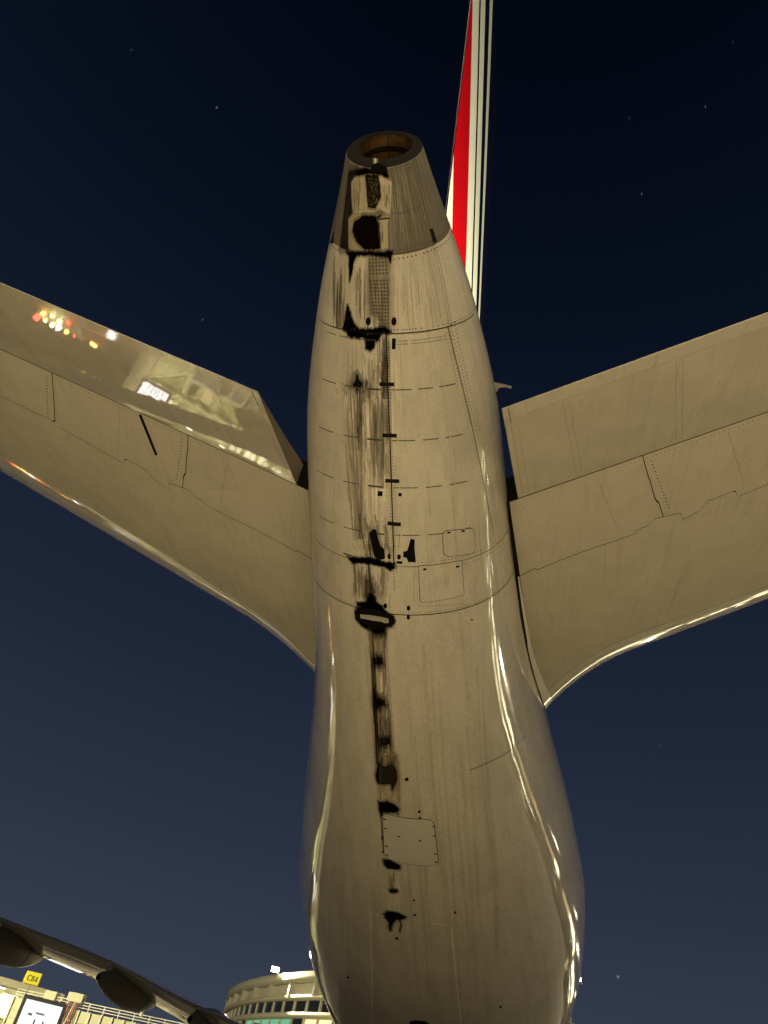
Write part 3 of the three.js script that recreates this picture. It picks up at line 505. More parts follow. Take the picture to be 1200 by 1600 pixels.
  const el = eSheet(.0, .885, 0, 'elevator', airliner, M.elevator);
  el.userData.label = s < 0 ? 'port elevator drooped and mirroring lights' : 'starboard elevator with dull scuffed skin';
  mesh('end_rib', gridGeo(8, 1, (q, w) => { const c = q * .99, x = EX(0, c), a = ec(x, c); return [a[0] - s * .004, a[1] + thick(x, c) * w, a[2]]; }), std([.2, .18, .14], .6), el);
  eSheet(.888, 1, .0025, 'trailing_edge_strip', el, M.stab);
  for (const u of [.0065]) { const a = V(...ec(EX(u, .85), .85, .001)), b = V(...ec(EX(u, .995), .995, .004)); mesh('seam', bar(a, b, .003, 6), M.seal, el); }
  const P2 = [], I2 = []; const dot2 = (x, c, r) => { const b = P2.length / 3, q = ec(x, c, .003); P2.push(...q); for (let k = 0; k < 6; k++) P2.push(q[0] + r * Math.cos(k * PI / 3), q[1] + .002, q[2] + r * Math.sin(k * PI / 3)); for (let k = 0; k < 6; k++) I2.push(b, b + 1 + k, b + 1 + (k + 1) % 6); };
  for (let c = .05; c < .86; c += .024) { dot2(ex0(c) + .05, c, .005); if (s > 0) dot2(ex0(c) + .11, c, .004); for (const x of [1.75, 2.6, 3.7]) { dot2(x - .25 * c, c, .0045); dot2(x + .05 - .25 * c, c, .0045); } }
  const eg = new THREE.BufferGeometry(); eg.setAttribute('position', new THREE.Float32BufferAttribute(P2, 3)); eg.setIndex(I2); eg.computeVertexNormals(); mesh('rivets', eg, M.rivet, el).userData.kind = 'stuff';
}
tailplane(-1); tailplane(1);

// ---------------------------------------------------------------- fin and rudder
{
  const yb = 7.55, yt = 17.0;
  const teA = [10.6, -1.93], teB = [14.3, -.44];                // y, z of the trailing edge
  const te = y => teA[1] + (teB[1] - teA[1]) * (y - teA[0]) / (teB[0] - teA[0]);
  const le = y => -10.2 + (y - 7.9) * .72 - (y < 9 ? 1.2 * (9 - y) ** 2 : 0);
  const hx = (y, z) => { const ch = te(y) - le(y), c = (z - le(y)) / ch; if (c < 0 || c > 1) return -1; return ch * .085 * naca(c) + .006; };
  const onFin = (px, py) => { const d = dirOf(px, py); for (let s = 6; s < 22; s += .004) { const X = EYE.x + d.x * s; if (X < .9 && X < hx(EYE.y + d.y * s, EYE.z + d.z * s)) return [EYE.y + d.y * s, EYE.z + d.z * s]; if (X < -.01) return [EYE.y + d.y * s, EYE.z + d.z * s]; } };
  const N = 2048, zr = [-12, 2], yr = [7, 18], [c, x] = canvasOf(N, N, 'rgb(12,14,34)');
  const cv = ([y, z]) => [(z - zr[0]) / (zr[1] - zr[0]) * N, (yr[1] - y) / (yr[1] - yr[0]) * N];
  // each border of a stripe: two photo pixels on the fin
  const border = (a, b) => { const A = onFin(...a), B = onFin(...b), f = y => A[1] + (B[1] - A[1]) * (y - A[0]) / (B[0] - A[0]); return f; };
  const bs = [[[709.9, 179], [706.6, 356]], [[738.5, 2], [727.7, 422]], [[748.9, 2], [736.5, 453]], [[751.3, 2], [738.4, 458]], [[758.6, 2], [744, 479]], [[765.4, 2], [747.2, 495]], [[770, 2], [749.3, 503]]].map(q => border(...q));
  const cols = ['rgb(238,236,222)', 'rgb(196,8,14)', 'rgb(238,236,222)', 'rgb(12,14,34)', 'rgb(238,236,222)', 'rgb(12,14,34)', 'rgb(238,236,222)'];
  let prev = y => 3;
  bs.forEach((b, i) => { x.fillStyle = cols[i]; x.beginPath(); for (let k = 0; k <= 40; k++) { const y = yr[0] + (yr[1] - yr[0]) * k / 40, q = cv([y, prev(y)]); k ? x.lineTo(...q) : x.moveTo(...q); } for (let k = 40; k >= 0; k--) { const y = yr[0] + (yr[1] - yr[0]) * k / 40; x.lineTo(...cv([y, b(y)])); } x.fill(); prev = b; });
  if (0) console.log('stripes at y=10/14:', bs.map(b => [b(10).toFixed(2), b(14).toFixed(2)].join('/')).join('  '), 'te', te(10).toFixed(2), te(14).toFixed(2));
  const t = texOf(c); t.wrapS = THREE.ClampToEdgeWrapping;
  M.fin = paint([.9, .9, .9], t, { roughness: .2 });
  const half = (c0, c1, s) => gridGeo(30, 30, (u, v) => { const y = yb + (yt - yb) * u, ch = te(y) - le(y), z = le(y) + ch * (c0 + (c1 - c0) * v); return [s * hx(y, Math.min(te(y) - 1e-4, Math.max(le(y) + 1e-5, z))), y, z]; }, (u, v) => { const y = yb + (yt - yb) * u, z = le(y) + (te(y) - le(y)) * (c0 + (c1 - c0) * v); return [(z - zr[0]) / (zr[1] - zr[0]), (y - yr[0]) / (yr[1] - yr[0])]; }, s < 0);
  const capAt = (c0, c1, y) => gridGeo(16, 1, (u, w) => { const z = le(y) + (te(y) - le(y)) * (c0 + (c1 - c0) * u); return [(w * 2 - 1) * Math.max(.001, hx(y, z)), y, z]; });
  const rear = (cc) => gridGeo(16, 1, (u, w) => { const y = yb + (yt - yb) * u, z = le(y) + (te(y) - le(y)) * cc; return [(w * 2 - 1) * Math.max(.001, hx(y, z)), y, z]; });
  mesh('fin', mergeGeometries([half(0, .68, 1), half(0, .68, -1), capAt(0, .68, yt), rear(.68)]), M.fin, airliner);
  mesh('rudder', mergeGeometries([half(.6815, 1, 1), half(.6815, 1, -1), capAt(.6815, 1, yt), rear(.6815), rear(1)]), M.fin, airliner);
}

// ---------------------------------------------------------------- wings, flap fairings, engines, wheels
const toward = (px, py, z) => { const d = dirOf(px, py), s = (z - EYE.z) / d.z; return V(EYE.x + d.x * s, EYE.y + d.y * s, z); };
{
  const XS = [2.4, 7.6, 10, 13.8, 17.3, 24, 31], ZT = [-29.4, -29.1, -29, -28, -26.5, -23.6, -20.6], YT = [3.35, 3.86, 4.24, 5.02, 5.42, 6.4, 7.5], ZL = [-44.5, -40.6, -38.8, -36, -33.6, -29, -24.2];
  const zt = pchip(XS, ZT), yt = pchip(XS, YT), zl = pchip(XS, ZL);
  const P = (s, x, c, side) => { const ch = zt(x) - zl(x), y = yt(x) + (1 - c) * ch * .012; return [s * x, y + side * ch * (side > 0 ? .03 : .165) * naca(Math.max(1e-5, c)) + side * .01, zl(x) + ch * c]; };
  const cs = [0, .01, .03, .07, .13, .22, .34, .48, .62, .74, .8];
  const wingSheet = (s, side, ca, xa, xb, n, off = 0) => gridGeo(n, ca.length - 1, (u, v) => { const q = P(s, xa + (xb - xa) * u, ca[Math.round(v * (ca.length - 1))], side); q[1] += off; return q; }, null, (s > 0) !== (side > 0));
  M.wing = M.stab;
  M.flap = M.stab;
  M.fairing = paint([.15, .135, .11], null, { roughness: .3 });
  M.edge = std([.10, .10, .105], .5);
  for (const s of [-1, 1]) {
    const back = gridGeo(40, 1, (u, w) => { const x = 2.4 + 28.6 * u, a = P(s, x, .8, -1), b = P(s, x, .8, 1); return [a[0], a[1] + (b[1] - a[1]) * w, a[2]]; });
    const wing = mesh('wing', mergeGeometries([wingSheet(s, 1, cs, 2.4, 31, 40), wingSheet(s, -1, cs, 2.4, 31, 40), back]), M.wing, airliner);
    const flap = (name, xa, xb) => {
      const prof = [[.795, -1, -.03], [.85, -1, -.05], [.92, -1, -.04], [.985, -1, -.01], [1, -1, 0], [1, 1, .02], [.9, 1, .01], [.8, 1, 0], [.795, -1, -.03]];
      const f = (u, v) => { const [c, sd, dy] = prof[Math.round(v * 8)], q = P(s, xa + (xb - xa) * u, c, sd); q[1] += dy; return q; };
      const end = u => { const c0 = f(u, 0), c1 = f(u, .25), c2 = f(u, .5), c3 = f(u, .75), g = new THREE.BufferGeometry(); g.setAttribute('position', new THREE.Float32BufferAttribute([...c0, ...c1, ...c2, ...c3], 3)); g.setAttribute('uv', new THREE.Float32BufferAttribute([0, 0, 0, 0, 0, 0, 0, 0], 2)); g.setIndex([0, 1, 2, 0, 2, 3]); g.computeVertexNormals(); return g; };
      const m = mesh(name, mergeGeometries([gridGeo(12, 8, f), end(0), end(1)]), M.flap, airliner);
      const strip = gridGeo(12, 1, (u, v) => { const q = P(s, xa + .02 + (xb - xa - .04) * u, 1.0, -1); return [q[0], q[1] - .06 + .115 * v, q[2] + .02]; });
      mesh('trailing_edge_strip', strip, M.edge, m); return m;
    };
    flap('flap', 2.9, 9.6); flap('flap', 9.72, 13.2); flap('flap', 13.32, 20.4); flap('aileron', 20.5, 30.6);
    // canoe fairings under the flaps
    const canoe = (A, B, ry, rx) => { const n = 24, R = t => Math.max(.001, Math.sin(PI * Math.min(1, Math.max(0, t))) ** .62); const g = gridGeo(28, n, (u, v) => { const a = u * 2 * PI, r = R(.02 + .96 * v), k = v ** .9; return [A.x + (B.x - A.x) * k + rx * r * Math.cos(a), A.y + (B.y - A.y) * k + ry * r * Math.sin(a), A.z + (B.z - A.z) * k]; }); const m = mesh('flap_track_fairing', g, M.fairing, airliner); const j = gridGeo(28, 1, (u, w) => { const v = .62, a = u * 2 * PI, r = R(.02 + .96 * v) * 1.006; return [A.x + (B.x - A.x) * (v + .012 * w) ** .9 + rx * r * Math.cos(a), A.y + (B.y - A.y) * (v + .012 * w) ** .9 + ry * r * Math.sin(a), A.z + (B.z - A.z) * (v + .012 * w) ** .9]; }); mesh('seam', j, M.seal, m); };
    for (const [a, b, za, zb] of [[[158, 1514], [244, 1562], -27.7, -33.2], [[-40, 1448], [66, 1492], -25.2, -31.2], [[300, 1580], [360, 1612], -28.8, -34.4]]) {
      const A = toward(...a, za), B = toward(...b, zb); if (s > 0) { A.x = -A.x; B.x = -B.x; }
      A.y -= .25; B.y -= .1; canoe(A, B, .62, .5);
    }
  }
  // engines, pylons and undercarriage (outside the frame; they carry the aircraft and shade the apron)
  for (const s of [-1, 1]) {
    const g = new THREE.LatheGeometry([[.9, -2.9], [1.45, -2.2], [1.75, -.5], [1.72, 1.2], [1.5, 2.4], [1.4, 2.55], [1.3, 2.3], [1.2, 1.2], [.02, 1.0]].map(q => new THREE.Vector2(...q)), 36); g.rotateX(-PI / 2); g.translate(s * 9.7, 2.35, -42.5); mesh('engine', g, M.wing, airliner);
    mesh('pylon', box(.4, 1.3, 5, s * 9.7, 4.1, -40.5), M.wing, airliner);
    const leg = mesh('main_gear', bar(V(s * 5.3, 3.4, -34), V(s * 5.3, .7, -34), .16, 14), M.metal, airliner);
    for (const [dx, dz] of [[-.7, -.9], [.7, -.9], [-.7, .9], [.7, .9]]) { const w = new THREE.TorusGeometry(.45, .25, 12, 28); w.rotateY(PI / 2); w.translate(s * 5.3 + dx, .7, -34 + dz); mesh('tyre', w, M.seal, leg); const h = new THREE.CylinderGeometry(.32, .32, .3, 20); h.rotateZ(PI / 2); h.translate(s * 5.3 + dx, .7, -34 + dz); mesh('hub', h, M.metal, leg); }
    mesh('bogie', box(.24, .24, 2.2, s * 5.3, .7, -34), M.metal, leg); for (const dz of [-.9, .9]) mesh('axle', box(1.5, .14, .14, s * 5.3, .7, -34 + dz), M.metal, leg);
  }
  const nl = mesh('nose_gear', bar(V(0, 2.8, -56.5), V(0, .55, -56.5), .11, 14), M.metal, airliner);
  for (const dx of [-.38, .38]) { const w = new THREE.TorusGeometry(.36, .2, 12, 26); w.rotateY(PI / 2); w.translate(dx, .56, -56.5); mesh('tyre', w, M.seal, nl); } mesh('axle', box(.9, .12, .12, 0, .56, -56.5), M.metal, nl);
}

// ---------------------------------------------------------------- lamps
const azel = (az, el, dist) => { const a = az * D2R; return V(EYE.x + Math.sin(a) * dist, EYE.y + Math.tan(el * D2R) * dist, EYE.z - Math.cos(a) * dist); };
const LAMP = [1, .85, .56], COOL = [1, .96, .66];
function spot(at, aim, color, cd, angle, soft = .5) { const l = new THREE.SpotLight(rgb(...color), cd, 0, angle * D2R, soft, 2); l.position.copy(at); l.target.position.copy(aim); l.castShadow = true; l.shadow.mapSize.set(1024, 1024); l.shadow.radius = 12; scene.add(l); scene.add(l.target); return l; }
M.steel = std([.28, .28, .27], .55, .6); M.lampGlass = glow([1, .93, .62], 26);
function mast(label, at, h, aim, color, cd, angle, heads = 4, soft = .5) {
  const t = thing('floodlight_mast', label, 'light mast', 'apron floodlight masts'); t.position.set(at.x, 0, at.z);
  mesh('pole', new THREE.CylinderGeometry(.14, .32, h, 14).translate(0, h / 2, 0), M.steel, t);
  const d = V(aim.x - at.x, 0, aim.z - at.z).normalize(), turn = Math.atan2(d.x, d.z);
  mesh('crossbar', box(heads * .9 + .3, .16, .16, 0, h + .08, 0, turn), M.steel, t);
  for (let i = 0; i < heads; i++) {
    const o = (i - (heads - 1) / 2) * .95, q = V(Math.cos(turn) * o, h + .5, -Math.sin(turn) * o);
    const tilt = new THREE.Matrix4().lookAt(V(at.x, h, at.z), aim, V(0, 1, 0)); // -z looks at the aim
    const g = new RoundedBoxGeometry(.7, .5, .26, 2, .04); g.translate(0, 0, .0); g.applyMatrix4(tilt); g.translate(q.x, q.y, q.z);
    const hd = mesh('lamp_head', g, M.steel, t);
    const f = new THREE.BoxGeometry(.62, .42, .02); f.translate(0, 0, -.145); f.applyMatrix4(tilt); f.translate(q.x, q.y, q.z); mesh('lamp_glass', f, M.lampGlass, hd);
  }
  const A = V(at.x, h + .5, at.z), dir = aim.clone().sub(A).normalize(); spot(A.addScaledVector(dir, .4), aim, color, cd, angle, soft);
  return t;
}
mast('tall floodlight mast behind the tail on the starboard side', V(13, 0, 18), 23, V(2, 0, 5), LAMP, 11600, 21, 4, 1);
mast('tall floodlight mast behind the tail on the port side', V(-18, 0, 22), 22, V(-1.5, 0, 5), LAMP, 1300, 20, 4, 1);
mast('low work light tower behind the tail, close to its centre line', V(6, 0, 60), 9, V(0, 5, 0), LAMP, 1100, 16, 3, .8);
mast('low work light tower behind the tail, off to port', V(-9, 0, 66), 10, V(0, 5, 0), LAMP, 500, 16, 3, .8);
mast('floodlight mast on the apron between the pier and the tail', azel(-60, 0, 62).setY(0), 19, azel(-21, 4, 88), LAMP, 15000, 40);
// lamps on the tailplane that light the fin
for (const s of [-1, 1]) {
  const p = V(s * 3.6, 8.0, -3.9), aim = V(0, 12.6, -3.6), g = new THREE.SphereGeometry(.09, 14, 8); g.scale(1, .6, 1.4); g.translate(p.x, p.y - .06, p.z);
  const l = mesh('fin_light', g, M.steel, airliner); mesh('lamp_glass', new THREE.SphereGeometry(.05, 12, 8).translate(p.x - s * .05, p.y, p.z), M.lampGlass, l);
  spot(p.clone().add(V(-s * .16, .12, 0)), aim, [1, .955, .66], 240, 52).shadow.radius = 3;
}
{ const q = azel(4.35, 10.03, 118); mast('far floodlight mast showing at the edge of the fuselage', V(q.x, 0, q.z), q.y - .5, V(6, 0, -25), LAMP, 6000, 42, 3); }

// ---------------------------------------------------------------- round terminal building ahead of the nose
M.wall = std([.40, .40, .27], .8); M.wall2 = std([.36, .345, .25], .85); M.rib = std([.36, .34, .27], .85); M.roof = std([.30, .30, .28], .9); M.frame = std([.42, .42, .31], .6);
M.glassDark = std([.012, .016, .018], .08, 0); M.glassGreen = glow([.20, .62, .36], .75); M.glassWarm = glow([1, .72, .34], 1.6); M.glassBright = glow([1, .86, .5], 3.2); M.glassFlood = glow([1, .88, .52], 9);
{
  const t = thing('terminal_building', 'round pale terminal building with window bands and a roof floodlight', 'building');
  const C = azel(20, 0, 190), R = 115, H = 15.8; C.y = 0; t.position.set(C.x, 0, C.z);
  const beta = az => { const d = V(Math.sin(az * D2R), 0, -Math.cos(az * D2R)), o = V(EYE.x - C.x, 0, EYE.z - C.z), b = o.dot(d), s = -b - Math.sqrt(Math.max(0, b * b - o.lengthSq() + R * R)); return Math.atan2(o.x + d.x * s, o.z + d.z * s); };
  const b0 = beta(-17.25) - .35, b1 = beta(-3.5);
  const P = (b, y, o = 0) => [Math.sin(b) * (R + o), y, Math.cos(b) * (R + o)];
  const band = (name, y0, y1, o, mat, parent = t) => { const prof = [[y0, -.6], [y0, o], [y1, o], [y1, -.6]]; return mesh(name, gridGeo(120, 3, (u, v) => { const [y, q] = prof[Math.round(v * 3)]; return P(b0 + (b1 - b0) * u, y, q); }), mat, parent); };
  band('wall', 0, 9.3, 0, M.wall2); band('parapet', 14.75, H, .6, M.wall); band('wall', 13.4, 14.75, -.25, M.wall2); band('ledge', 12.85, 13.4, .35, M.wall); band('ledge', 11.0, 11.6, .3, M.wall); band('ledge', 9.3, 9.6, .15, M.wall);
  mesh('backing', gridGeo(120, 1, (u, v) => P(b0 + (b1 - b0) * u, 9.3 + v * 5.4, -.55)), M.gap, t);
  const roof = mesh('roof', gridGeo(120, 1, (u, v) => P(b0 + (b1 - b0) * u, H - .06, -.2 - 30 * v)), M.roof, t);
  mesh('end_wall', gridGeo(1, 1, (u, v) => P(b1, H * v, -30 * u)), M.wall2, t);
  const dB = 3.3 / R, r = rng(77); let k = 0;
  for (let b = b1 - .01; b > b0; b -= dB, k++) {
    const m = b - dB / 2; const put = (g, o) => { g.rotateY(m); const q = P(m, 0, o); g.translate(q[0], 0, q[2]); return g; };
    if (k % 2 === 0) mesh('rib', put(box(.55, 1.5, .7, 0, 14.05, 0), .1), M.rib, t);
    const w1 = mesh('window', put(box(3.0, 1.16, .06, 0, 12.22, 0), -.2), M.glassDark, t); mesh('mullion', put(box(.2, 1.26, .3, 1.55, 12.22, 0), -.12), M.frame, w1);
    const lit = k > 6 ? (r() < .55 ? M.glassGreen : M.glassDark) : (r() < .3 ? M.glassWarm : M.glassDark);
    const w2 = mesh('window', put(box(3.0, 1.3, .06, 0, 10.3, 0), -.2), lit, t); mesh('mullion', put(box(.2, 1.42, .3, 1.55, 10.3, 0), -.12), M.frame, w2);
    if (k % 2 === 0) mesh('window', put(box(4.6, 2.6, .06, 0, 6.4, 0), .06), r() < .5 ? M.glassWarm : M.glassDark, t);
  }
  // floodlight on the roof edge
  const q = azel(-14.37, 7.08, 1), az = -14.37, bb = beta(az), f = P(bb, H, 1.0), at = V(C.x + f[0], H + .1, C.z + f[2]);
  const fl = thing('roof_floodlight', 'bright floodlight on the parapet of the round terminal', 'floodlight'); fl.position.copy(at);
  mesh('bracket', box(.12, .3, .12, 0, .05, 0), M.steel, fl); const hd = mesh('lamp_head', new RoundedBoxGeometry(1.1, .7, .4, 2, .06).rotateY(.2).translate(0, .3, 0), M.steel, fl);
  mesh('lamp_glass', new THREE.BoxGeometry(.98, .58, .03).rotateY(.2).translate(.04, .3, .23), M.lampGlass, hd);
  spot(at.clone().add(V(.12, .3, .6)), V(0, 0, -18), LAMP, 4500, 46);
}

// ---------------------------------------------------------------- pier on the port side with gate, boarding bridge and boards
function run(a, b) { const d = b.clone().sub(a), L = Math.hypot(d.x, d.z); return { L, turn: Math.atan2(-d.z, d.x) }; }
function pier(name, label, A, B, H, lamps, seed) {
  const { L, turn } = run(A, B), t = thing(name, label, 'building'); t.position.set((A.x + B.x) / 2, 0, (A.z + B.z) / 2); t.rotation.y = turn;   // local +x runs along the front, +z faces the apron
  mesh('wall', box(L, H - .5, 10, 0, (H - .5) / 2, -5), M.wall, t); mesh('parapet', box(L + .3, .5, 10.3, 0, H - .25, -5), M.wall2, t);
  mesh('canopy', box(L, .22, 1.8, 0, 3.35, .9), M.frame, t);
  const r = rng(seed), n = Math.floor(L / 1.7), wy = H - 1.8;
  for (let i = 0; i < n; i++) {
    const x = -L / 2 + (i + .5) * L / n, w = L / n * .72;
    const u = mesh('window', box(w, 1.5, .08, x, wy, .05), r() < .62 ? M.glassBright : r() < .5 ? M.glassWarm : M.glassDark, t); mesh('sill', box(w + .2, .1, .22, x, wy - .82, .12), M.frame, u); mesh('mullion', box(.09, 1.5, .12, x, wy, .1), M.frame, u);
    if (i % 2) mesh('column', box(.4, 3.2, .4, x + w * .7, 1.6, 1.5), M.frame, t);
    if (r() < .6) { const d = mesh('door', box(w * .8, 2.5, .08, x, 1.25, .05), r() < .45 ? M.glassWarm : r() < .5 ? M.glassDark : M.rib, t); mesh('frame', box(w * .8 + .2, .14, .16, x, 2.58, .08), M.frame, d); }
  }
  M.downGlass = glow([.95, 1, .55], 6);
  const nd = Math.max(4, Math.round(L / 2.3));
  for (let i = 0; i < nd; i++) {
    const x = -L / 2 + (i + .5) * L / nd; mesh('downlight', box(.5, .06, .3, x, 3.2, 1.1), M.downGlass, t);
    const p = V(x, 3.12, 1.1).applyAxisAngle(V(0, 1, 0), turn).add(t.position), sp = new THREE.SpotLight(rgb(.96, 1, .5), 42 + 34 * r(), 0, 76 * D2R, .5, 2);
    sp.position.copy(p); sp.target.position.copy(p).add(V(0, -3, 0)); sp.castShadow = true; sp.shadow.radius = 8; scene.add(sp, sp.target);
  }
  for (let i = 0; i < lamps; i++) {                              // lamps under the canopy
    const x = -L / 2 + (i + .5) * L / lamps; const p = V(x, 5.85, 1.0).applyAxisAngle(V(0, 1, 0), turn).add(t.position);
    const l = thing('wall_lamp', 'floodlight on a short arm along the front of the low pier', 'wall lamp', 'lamps along the pier front'); l.position.copy(p); l.rotation.y = turn;
    mesh('arm', box(.08, .08, 1.0, 0, .16, -.5), M.steel, l); const hd = mesh('lamp_head', new RoundedBoxGeometry(.7, .16, .4, 2, .03), M.steel, l); mesh('lamp_glass', box(.6, .03, .32, 0, -.1, 0), M.lampGlass, hd);
    const sp = new THREE.SpotLight(rgb(.95, 1, .55), 480, 0, 78 * D2R, .6, 2); sp.position.copy(p).add(V(0, -.16, 0)); sp.target.position.copy(p).add(V(0, -5, 0)).addScaledVector(V(0, 0, 1).applyAxisAngle(V(0, 1, 0), turn), -.2); sp.castShadow = true; sp.shadow.radius = 10; scene.add(sp, sp.target);
  }
}
pier('pier_building', 'low pale yellow pier with lit windows behind the gate sign', azel(-40.5, 0, 78), azel(-27.2, 0, 84), 6.55, 5, 9);
pier('pier_annex', 'lower annex of the pier with lit doors behind the boarding bridge', azel(-27.0, 0, 85.5), azel(-20.5, 0, 88), 5.0, 0, 12);
// boarding bridge beside the pier: deck, handrail, pipes
{
  const A = azel(-29.3, 0, 76), B = azel(-18.5, 0, 70), { L, turn } = run(A, B);
  const t = thing('boarding_bridge', 'pale boarding bridge with a roof railing and cable pipes beside the gate sign', 'boarding bridge'); t.position.set((A.x + B.x) / 2, 0, (A.z + B.z) / 2); t.rotation.y = turn;
  const y0 = 2.6, y1 = 5.1, w = std([.36, .38, .24], .75);
  mesh('tunnel', box(L, y1 - y0, 2.6, 0, (y0 + y1) / 2, 0), w, t);
  for (let i = 0; i <= 16; i++) mesh('rib', box(.12, y1 - y0 + .04, .12, -L / 2 + L * i / 16, (y0 + y1) / 2, 1.36), M.frame, t);
  for (const yy of [.28, .5, .72]) mesh('ridge', box(L, .05, .06, 0, y0 + (y1 - y0) * yy, 1.34), M.frame, t);
  for (const yy of [.2, .38, .56]) mesh('rail', box(L, .055, .055, 0, y1 + yy, 1.25), M.frame, t);
  for (let i = 0; i <= 12; i++) mesh('post', box(.06, .56, .06, -L / 2 + L * i / 12, y1 + .28, 1.25), M.frame, t);
  for (let i = 0; i < 6; i++) mesh('cable', tube([V(-L * .22 + i * .16, y0 - 1.8, 1.5), V(-L * .215 + i * .17, y0 + .6, 1.55), V(-L * .2 + i * .19, y1 + .4, 1.5), V(-L * .19 + i * .2, y1 + .75, 1.3)], .045, 8), std([[.55, .5, .35], [.5, .12, .06], [.1, .09, .08]][i % 3], .6), t);
  mesh('junction_box', new RoundedBoxGeometry(1.3, .6, .6, 2, .05).translate(-L * .17, y1 + .75, 1.2), w, t); mesh('junction_box', new RoundedBoxGeometry(1.0, .9, .7, 2, .05).translate(-L * .31, y1 + .4, 1.1), w, t);
  mesh('beacon', new THREE.CylinderGeometry(.12, .14, .5, 12).translate(L * .2, y1 + .7, 1.2), M.frame, t);
  for (const x of [-.32, .28]) mesh('support', box(.9, y0, .9, L * x, y0 / 2, 0), M.wall2, t);
}
// display boards at the gates, the nearer gate with its number above
function displayBoard(label, p, turn, cy, w, h, tint) {
  const t = thing('display_board', label, 'display board'); t.position.set(p.x, 0, p.z); t.rotation.y = turn;
  mesh('frame', new RoundedBoxGeometry(w + .5, h + .5, .3, 2, .06).translate(0, cy, 0), M.seal, t);
  const [c, x] = canvasOf(512, 424, '#ffffff'); x.fillStyle = '#dfe9f6'; x.fillRect(0, 0, 512, 60); x.fillStyle = '#1c2430'; for (const [a, b, q] of [[120, 250, 150], [200, 170, 230], [262, 210, 190], [318, 170, 230], [392, 236, 164]]) x.fillRect(a, b, 22, q); x.fillStyle = '#5a6470'; x.fillRect(90, 120, 60, 26); x.fillRect(190, 100, 120, 20); if (tint) { x.fillStyle = tint; x.fillRect(400, 90, 90, 110); }
  mesh('screen', new THREE.PlaneGeometry(w, h).translate(0, cy, .156), new THREE.MeshStandardMaterial({ color: rgb(.02, .02, .02), emissive: rgb(1, 1, .98), emissiveMap: texOf(c), emissiveIntensity: tint ? 2.2 : 1.3, roughness: .3 }), t);
  for (const sx of [-1, 1]) mesh('post', box(.16, cy - h / 2, .16, sx * w * .44, (cy - h / 2) / 2, 0), M.steel, t);
  const rl = new THREE.RectAreaLight(rgb(1, 1, .96), 2, w, h); rl.position.set(p.x + Math.sin(turn) * .25, cy, p.z + Math.cos(turn) * .25); rl.lookAt(p.x + Math.sin(turn) * 9, cy, p.z + Math.cos(turn) * 9); scene.add(rl);
  return t;
}
displayBoard('high white display board with a red corner before the far end of the pier', azel(-39.6, 0, 70), 38 * D2R, 4.6, 2.5, 1.3, '#c8281e');
// cargo containers standing before the pier, mirrored in the port elevator
{
  const r = rng(17), cols = [[.55, .54, .46], [.50, .46, .26], [.30, .34, .30], [.58, .56, .50]];
  for (let i = 0; i < 8; i++) {
    const p = azel(-29.8 - i * 1.05, 0, 70 + 2 * r()), c = thing('cargo_container', ['squat pale cargo container with a cut corner before the pier', 'yellowish cargo container with a cut corner before the pier', 'grey green cargo container with a cut corner before the pier', 'silver white cargo container with a cut corner before the pier'][i % 4], 'container', 'cargo containers before the pier'); c.position.set(p.x, .02, p.z); c.rotation.y = 32 * D2R;
    const sh = new THREE.Shape([[-.75, 0], [.45, 0], [.78, .4], [.78, 1.62], [-.75, 1.62]].map(q => new THREE.Vector2(...q)));
    mesh('body', new THREE.ExtrudeGeometry(sh, { depth: 1.4, bevelEnabled: true, bevelSize: .02, bevelThickness: .02, bevelSegments: 1 }).translate(0, .12, -.7), std(cols[i % 4], .45, .2), c);
    mesh('curtain', box(1.1, 1.25, .03, -.05, .95, .74), std([.12, .13, .14], .7), c); mesh('base', box(1.5, .1, 1.4, 0, .05, 0), M.steel, c);
  }
}
{
  const p = azel(-28.0, 0, 66), turn = 28 * D2R;
  displayBoard('white display board in a dark frame under the yellow gate sign', p, turn, 3.5, 2.5, 2.5);
  // gate number
  const g = thing('gate_sign', 'small lit yellow gate number sign C84 above the display board', 'sign'); g.position.set(p.x - 2.05, 0, p.z - .75); g.rotation.y = turn;
  mesh('post', box(.1, 5.6, .1, 0, 2.8, -.3), M.steel, g);
  mesh('box', new RoundedBoxGeometry(1.1, .78, .3, 3, .06).translate(0, 6.05, -.3), std([.5, .42, .04], .5), g);
  const [c2, x2] = canvasOf(256, 160, '#e6d51c'); x2.fillStyle = '#16140a'; x2.font = 'bold 112px sans-serif'; x2.textAlign = 'center'; x2.textBaseline = 'middle'; x2.fillText('C84', 128, 84);
  mesh('sign_face', new THREE.PlaneGeometry(1.02, .7).translate(0, 6.05, -.145), new THREE.MeshStandardMaterial({ color: rgb(.05, .05, .02), emissive: rgb(1, 1, 1), emissiveMap: texOf(c2), emissiveIntensity: 1.0, roughness: .4 }), g);
}
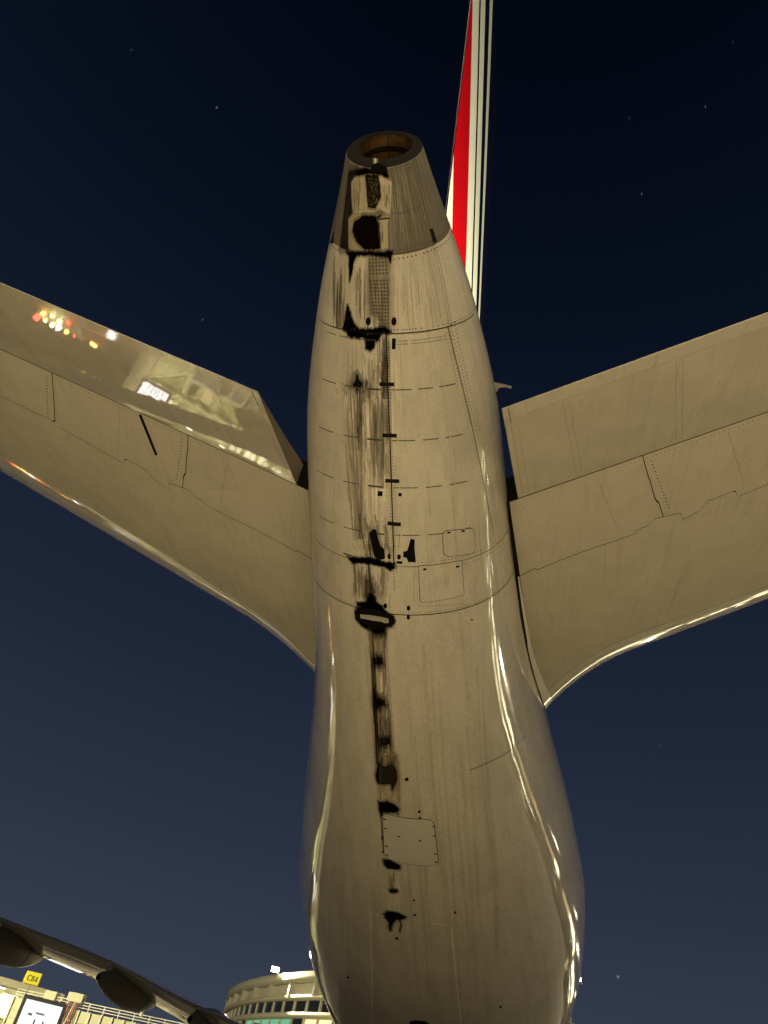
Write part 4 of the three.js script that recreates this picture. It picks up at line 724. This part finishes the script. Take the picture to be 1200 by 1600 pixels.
// service truck with warning lights, mirrored in the port elevator
{
  const p = azel(-46.5, 0, 80), t = thing('service_truck', 'service truck with amber and red lights parked before the pier', 'truck'); t.position.set(p.x, 0, p.z); t.rotation.y = 30 * D2R;
  const body = std([.5, .12, .05], .4);
  mesh('cargo_body', new RoundedBoxGeometry(4.6, 2.2, 2.3, 3, .08).translate(-1.0, 1.9, 0), M.white, t); mesh('chassis', box(7.0, .28, 1.6, 0, .72, 0), M.seal, t);
  const cab = mesh('cab', new RoundedBoxGeometry(1.9, 1.9, 2.2, 3, .16).translate(2.5, 1.7, 0), body, t); mesh('windscreen', box(.05, .7, 1.9, 3.46, 2.1, 0), M.glassDark, cab); mesh('side_window', box(1.0, .6, .04, 2.6, 2.15, 1.11), M.glassDark, cab);
  for (const x of [-2.3, 2.3]) for (const s of [-1, 1]) { const w = new THREE.TorusGeometry(.36, .16, 10, 24); w.translate(x, .52, s * .95); mesh('tyre', w, M.seal, t); const h = new THREE.CylinderGeometry(.26, .26, .22, 16).rotateX(PI / 2).translate(x, .52, s * .95); mesh('hub', h, M.metal, t); }
  const amber = glow([1, .55, .1], 22), red = glow([1, .05, .03], 22), whiteL = glow([1, .97, .9], 40), yel = glow([1, .85, .3], 24);
  const lamp = (x, y, z, m, r = .22) => mesh('warning_light', new THREE.SphereGeometry(r, 12, 8).translate(x, y, z), m, t);
  lamp(2.5, 2.75, .6, amber); lamp(2.5, 2.75, -.6, amber); lamp(-3.0, 3.1, 1.0, red, .3); lamp(-2.2, 3.05, 1.1, yel); lamp(-1.4, 3.05, 1.1, yel); lamp(-.8, 3.05, 1.12, whiteL); lamp(0, 3.05, 1.1, amber); lamp(.8, 3.05, 1.1, red, .1); lamp(3.5, 1.1, .8, whiteL, .2); lamp(3.5, 1.1, -.8, whiteL, .2); lamp(-2.6, 2.5, 1.24, amber, .2); lamp(-1.8, 2.3, 1.24, yel, .2); lamp(-1.0, 2.5, 1.24, yel, .2); lamp(-.2, 2.2, 1.24, red, .16);
}
// far concourse on the starboard side
{
  const A = azel(9, 0, 126), B = azel(82, 0, 100), { L, turn } = run(A, B), H = 11.6;
  const t = thing('concourse_building', 'long concourse with lit windows and roof lamps on the starboard side of the aircraft', 'building'); t.position.set((A.x + B.x) / 2, 0, (A.z + B.z) / 2); t.rotation.y = turn;
  mesh('wall', box(L, H, 10, 0, H / 2, -5), M.wall2, t); mesh('roof', box(L + .6, .4, 10.6, 0, H + .2, -5), M.roof, t);
  const r = rng(31), n = Math.floor(L / 3.4);
  for (let i = 0; i < n; i++) {
    const x = -L / 2 + (i + .5) * L / n, w = L / n * .82;
    for (const [y, h] of [[5.0, 1.8], [9.2, 2.2]]) { const u = mesh('window', box(w, h, .08, x, y, .05), r() < .66 ? M.glassFlood : r() < .5 ? M.glassWarm : M.glassDark, t); mesh('sill', box(w + .2, .1, .2, x, y - h / 2 - .08, .1), M.frame, u); }
    if (r() < .5) mesh('door', box(w * .8, 2.6, .08, x, 1.3, .05), r() < .5 ? M.glassWarm : M.rib, t);
  }
  for (let i = 0; i < 9; i++) {
    const x = -L / 2 + (i + .5) * L / 9, p = V(x, H + .4, -.5).applyAxisAngle(V(0, 1, 0), turn).add(t.position);
    const l = thing('roof_lamp', 'floodlight on a post along the roof edge of the long concourse', 'floodlight', 'lamps along the concourse roof'); l.position.copy(p); l.rotation.y = turn;
    mesh('post', box(.14, 3.4, .14, 0, 1.7, 0), M.steel, l); const hd = mesh('lamp_head', new RoundedBoxGeometry(1.5, .7, .3, 2, .05).translate(0, 3.6, 0), M.steel, l); mesh('lamp_glass', box(1.4, .6, .03, 0, 3.6, .18), M.lampGlass, hd);
    if (i % 3 === 1) spot(p.clone().add(V(0, 3.6, .5).applyAxisAngle(V(0, 1, 0), turn)), V(22, 0, -14), LAMP, 1300, 50);
  }
}
renderer.render(scene, camera);
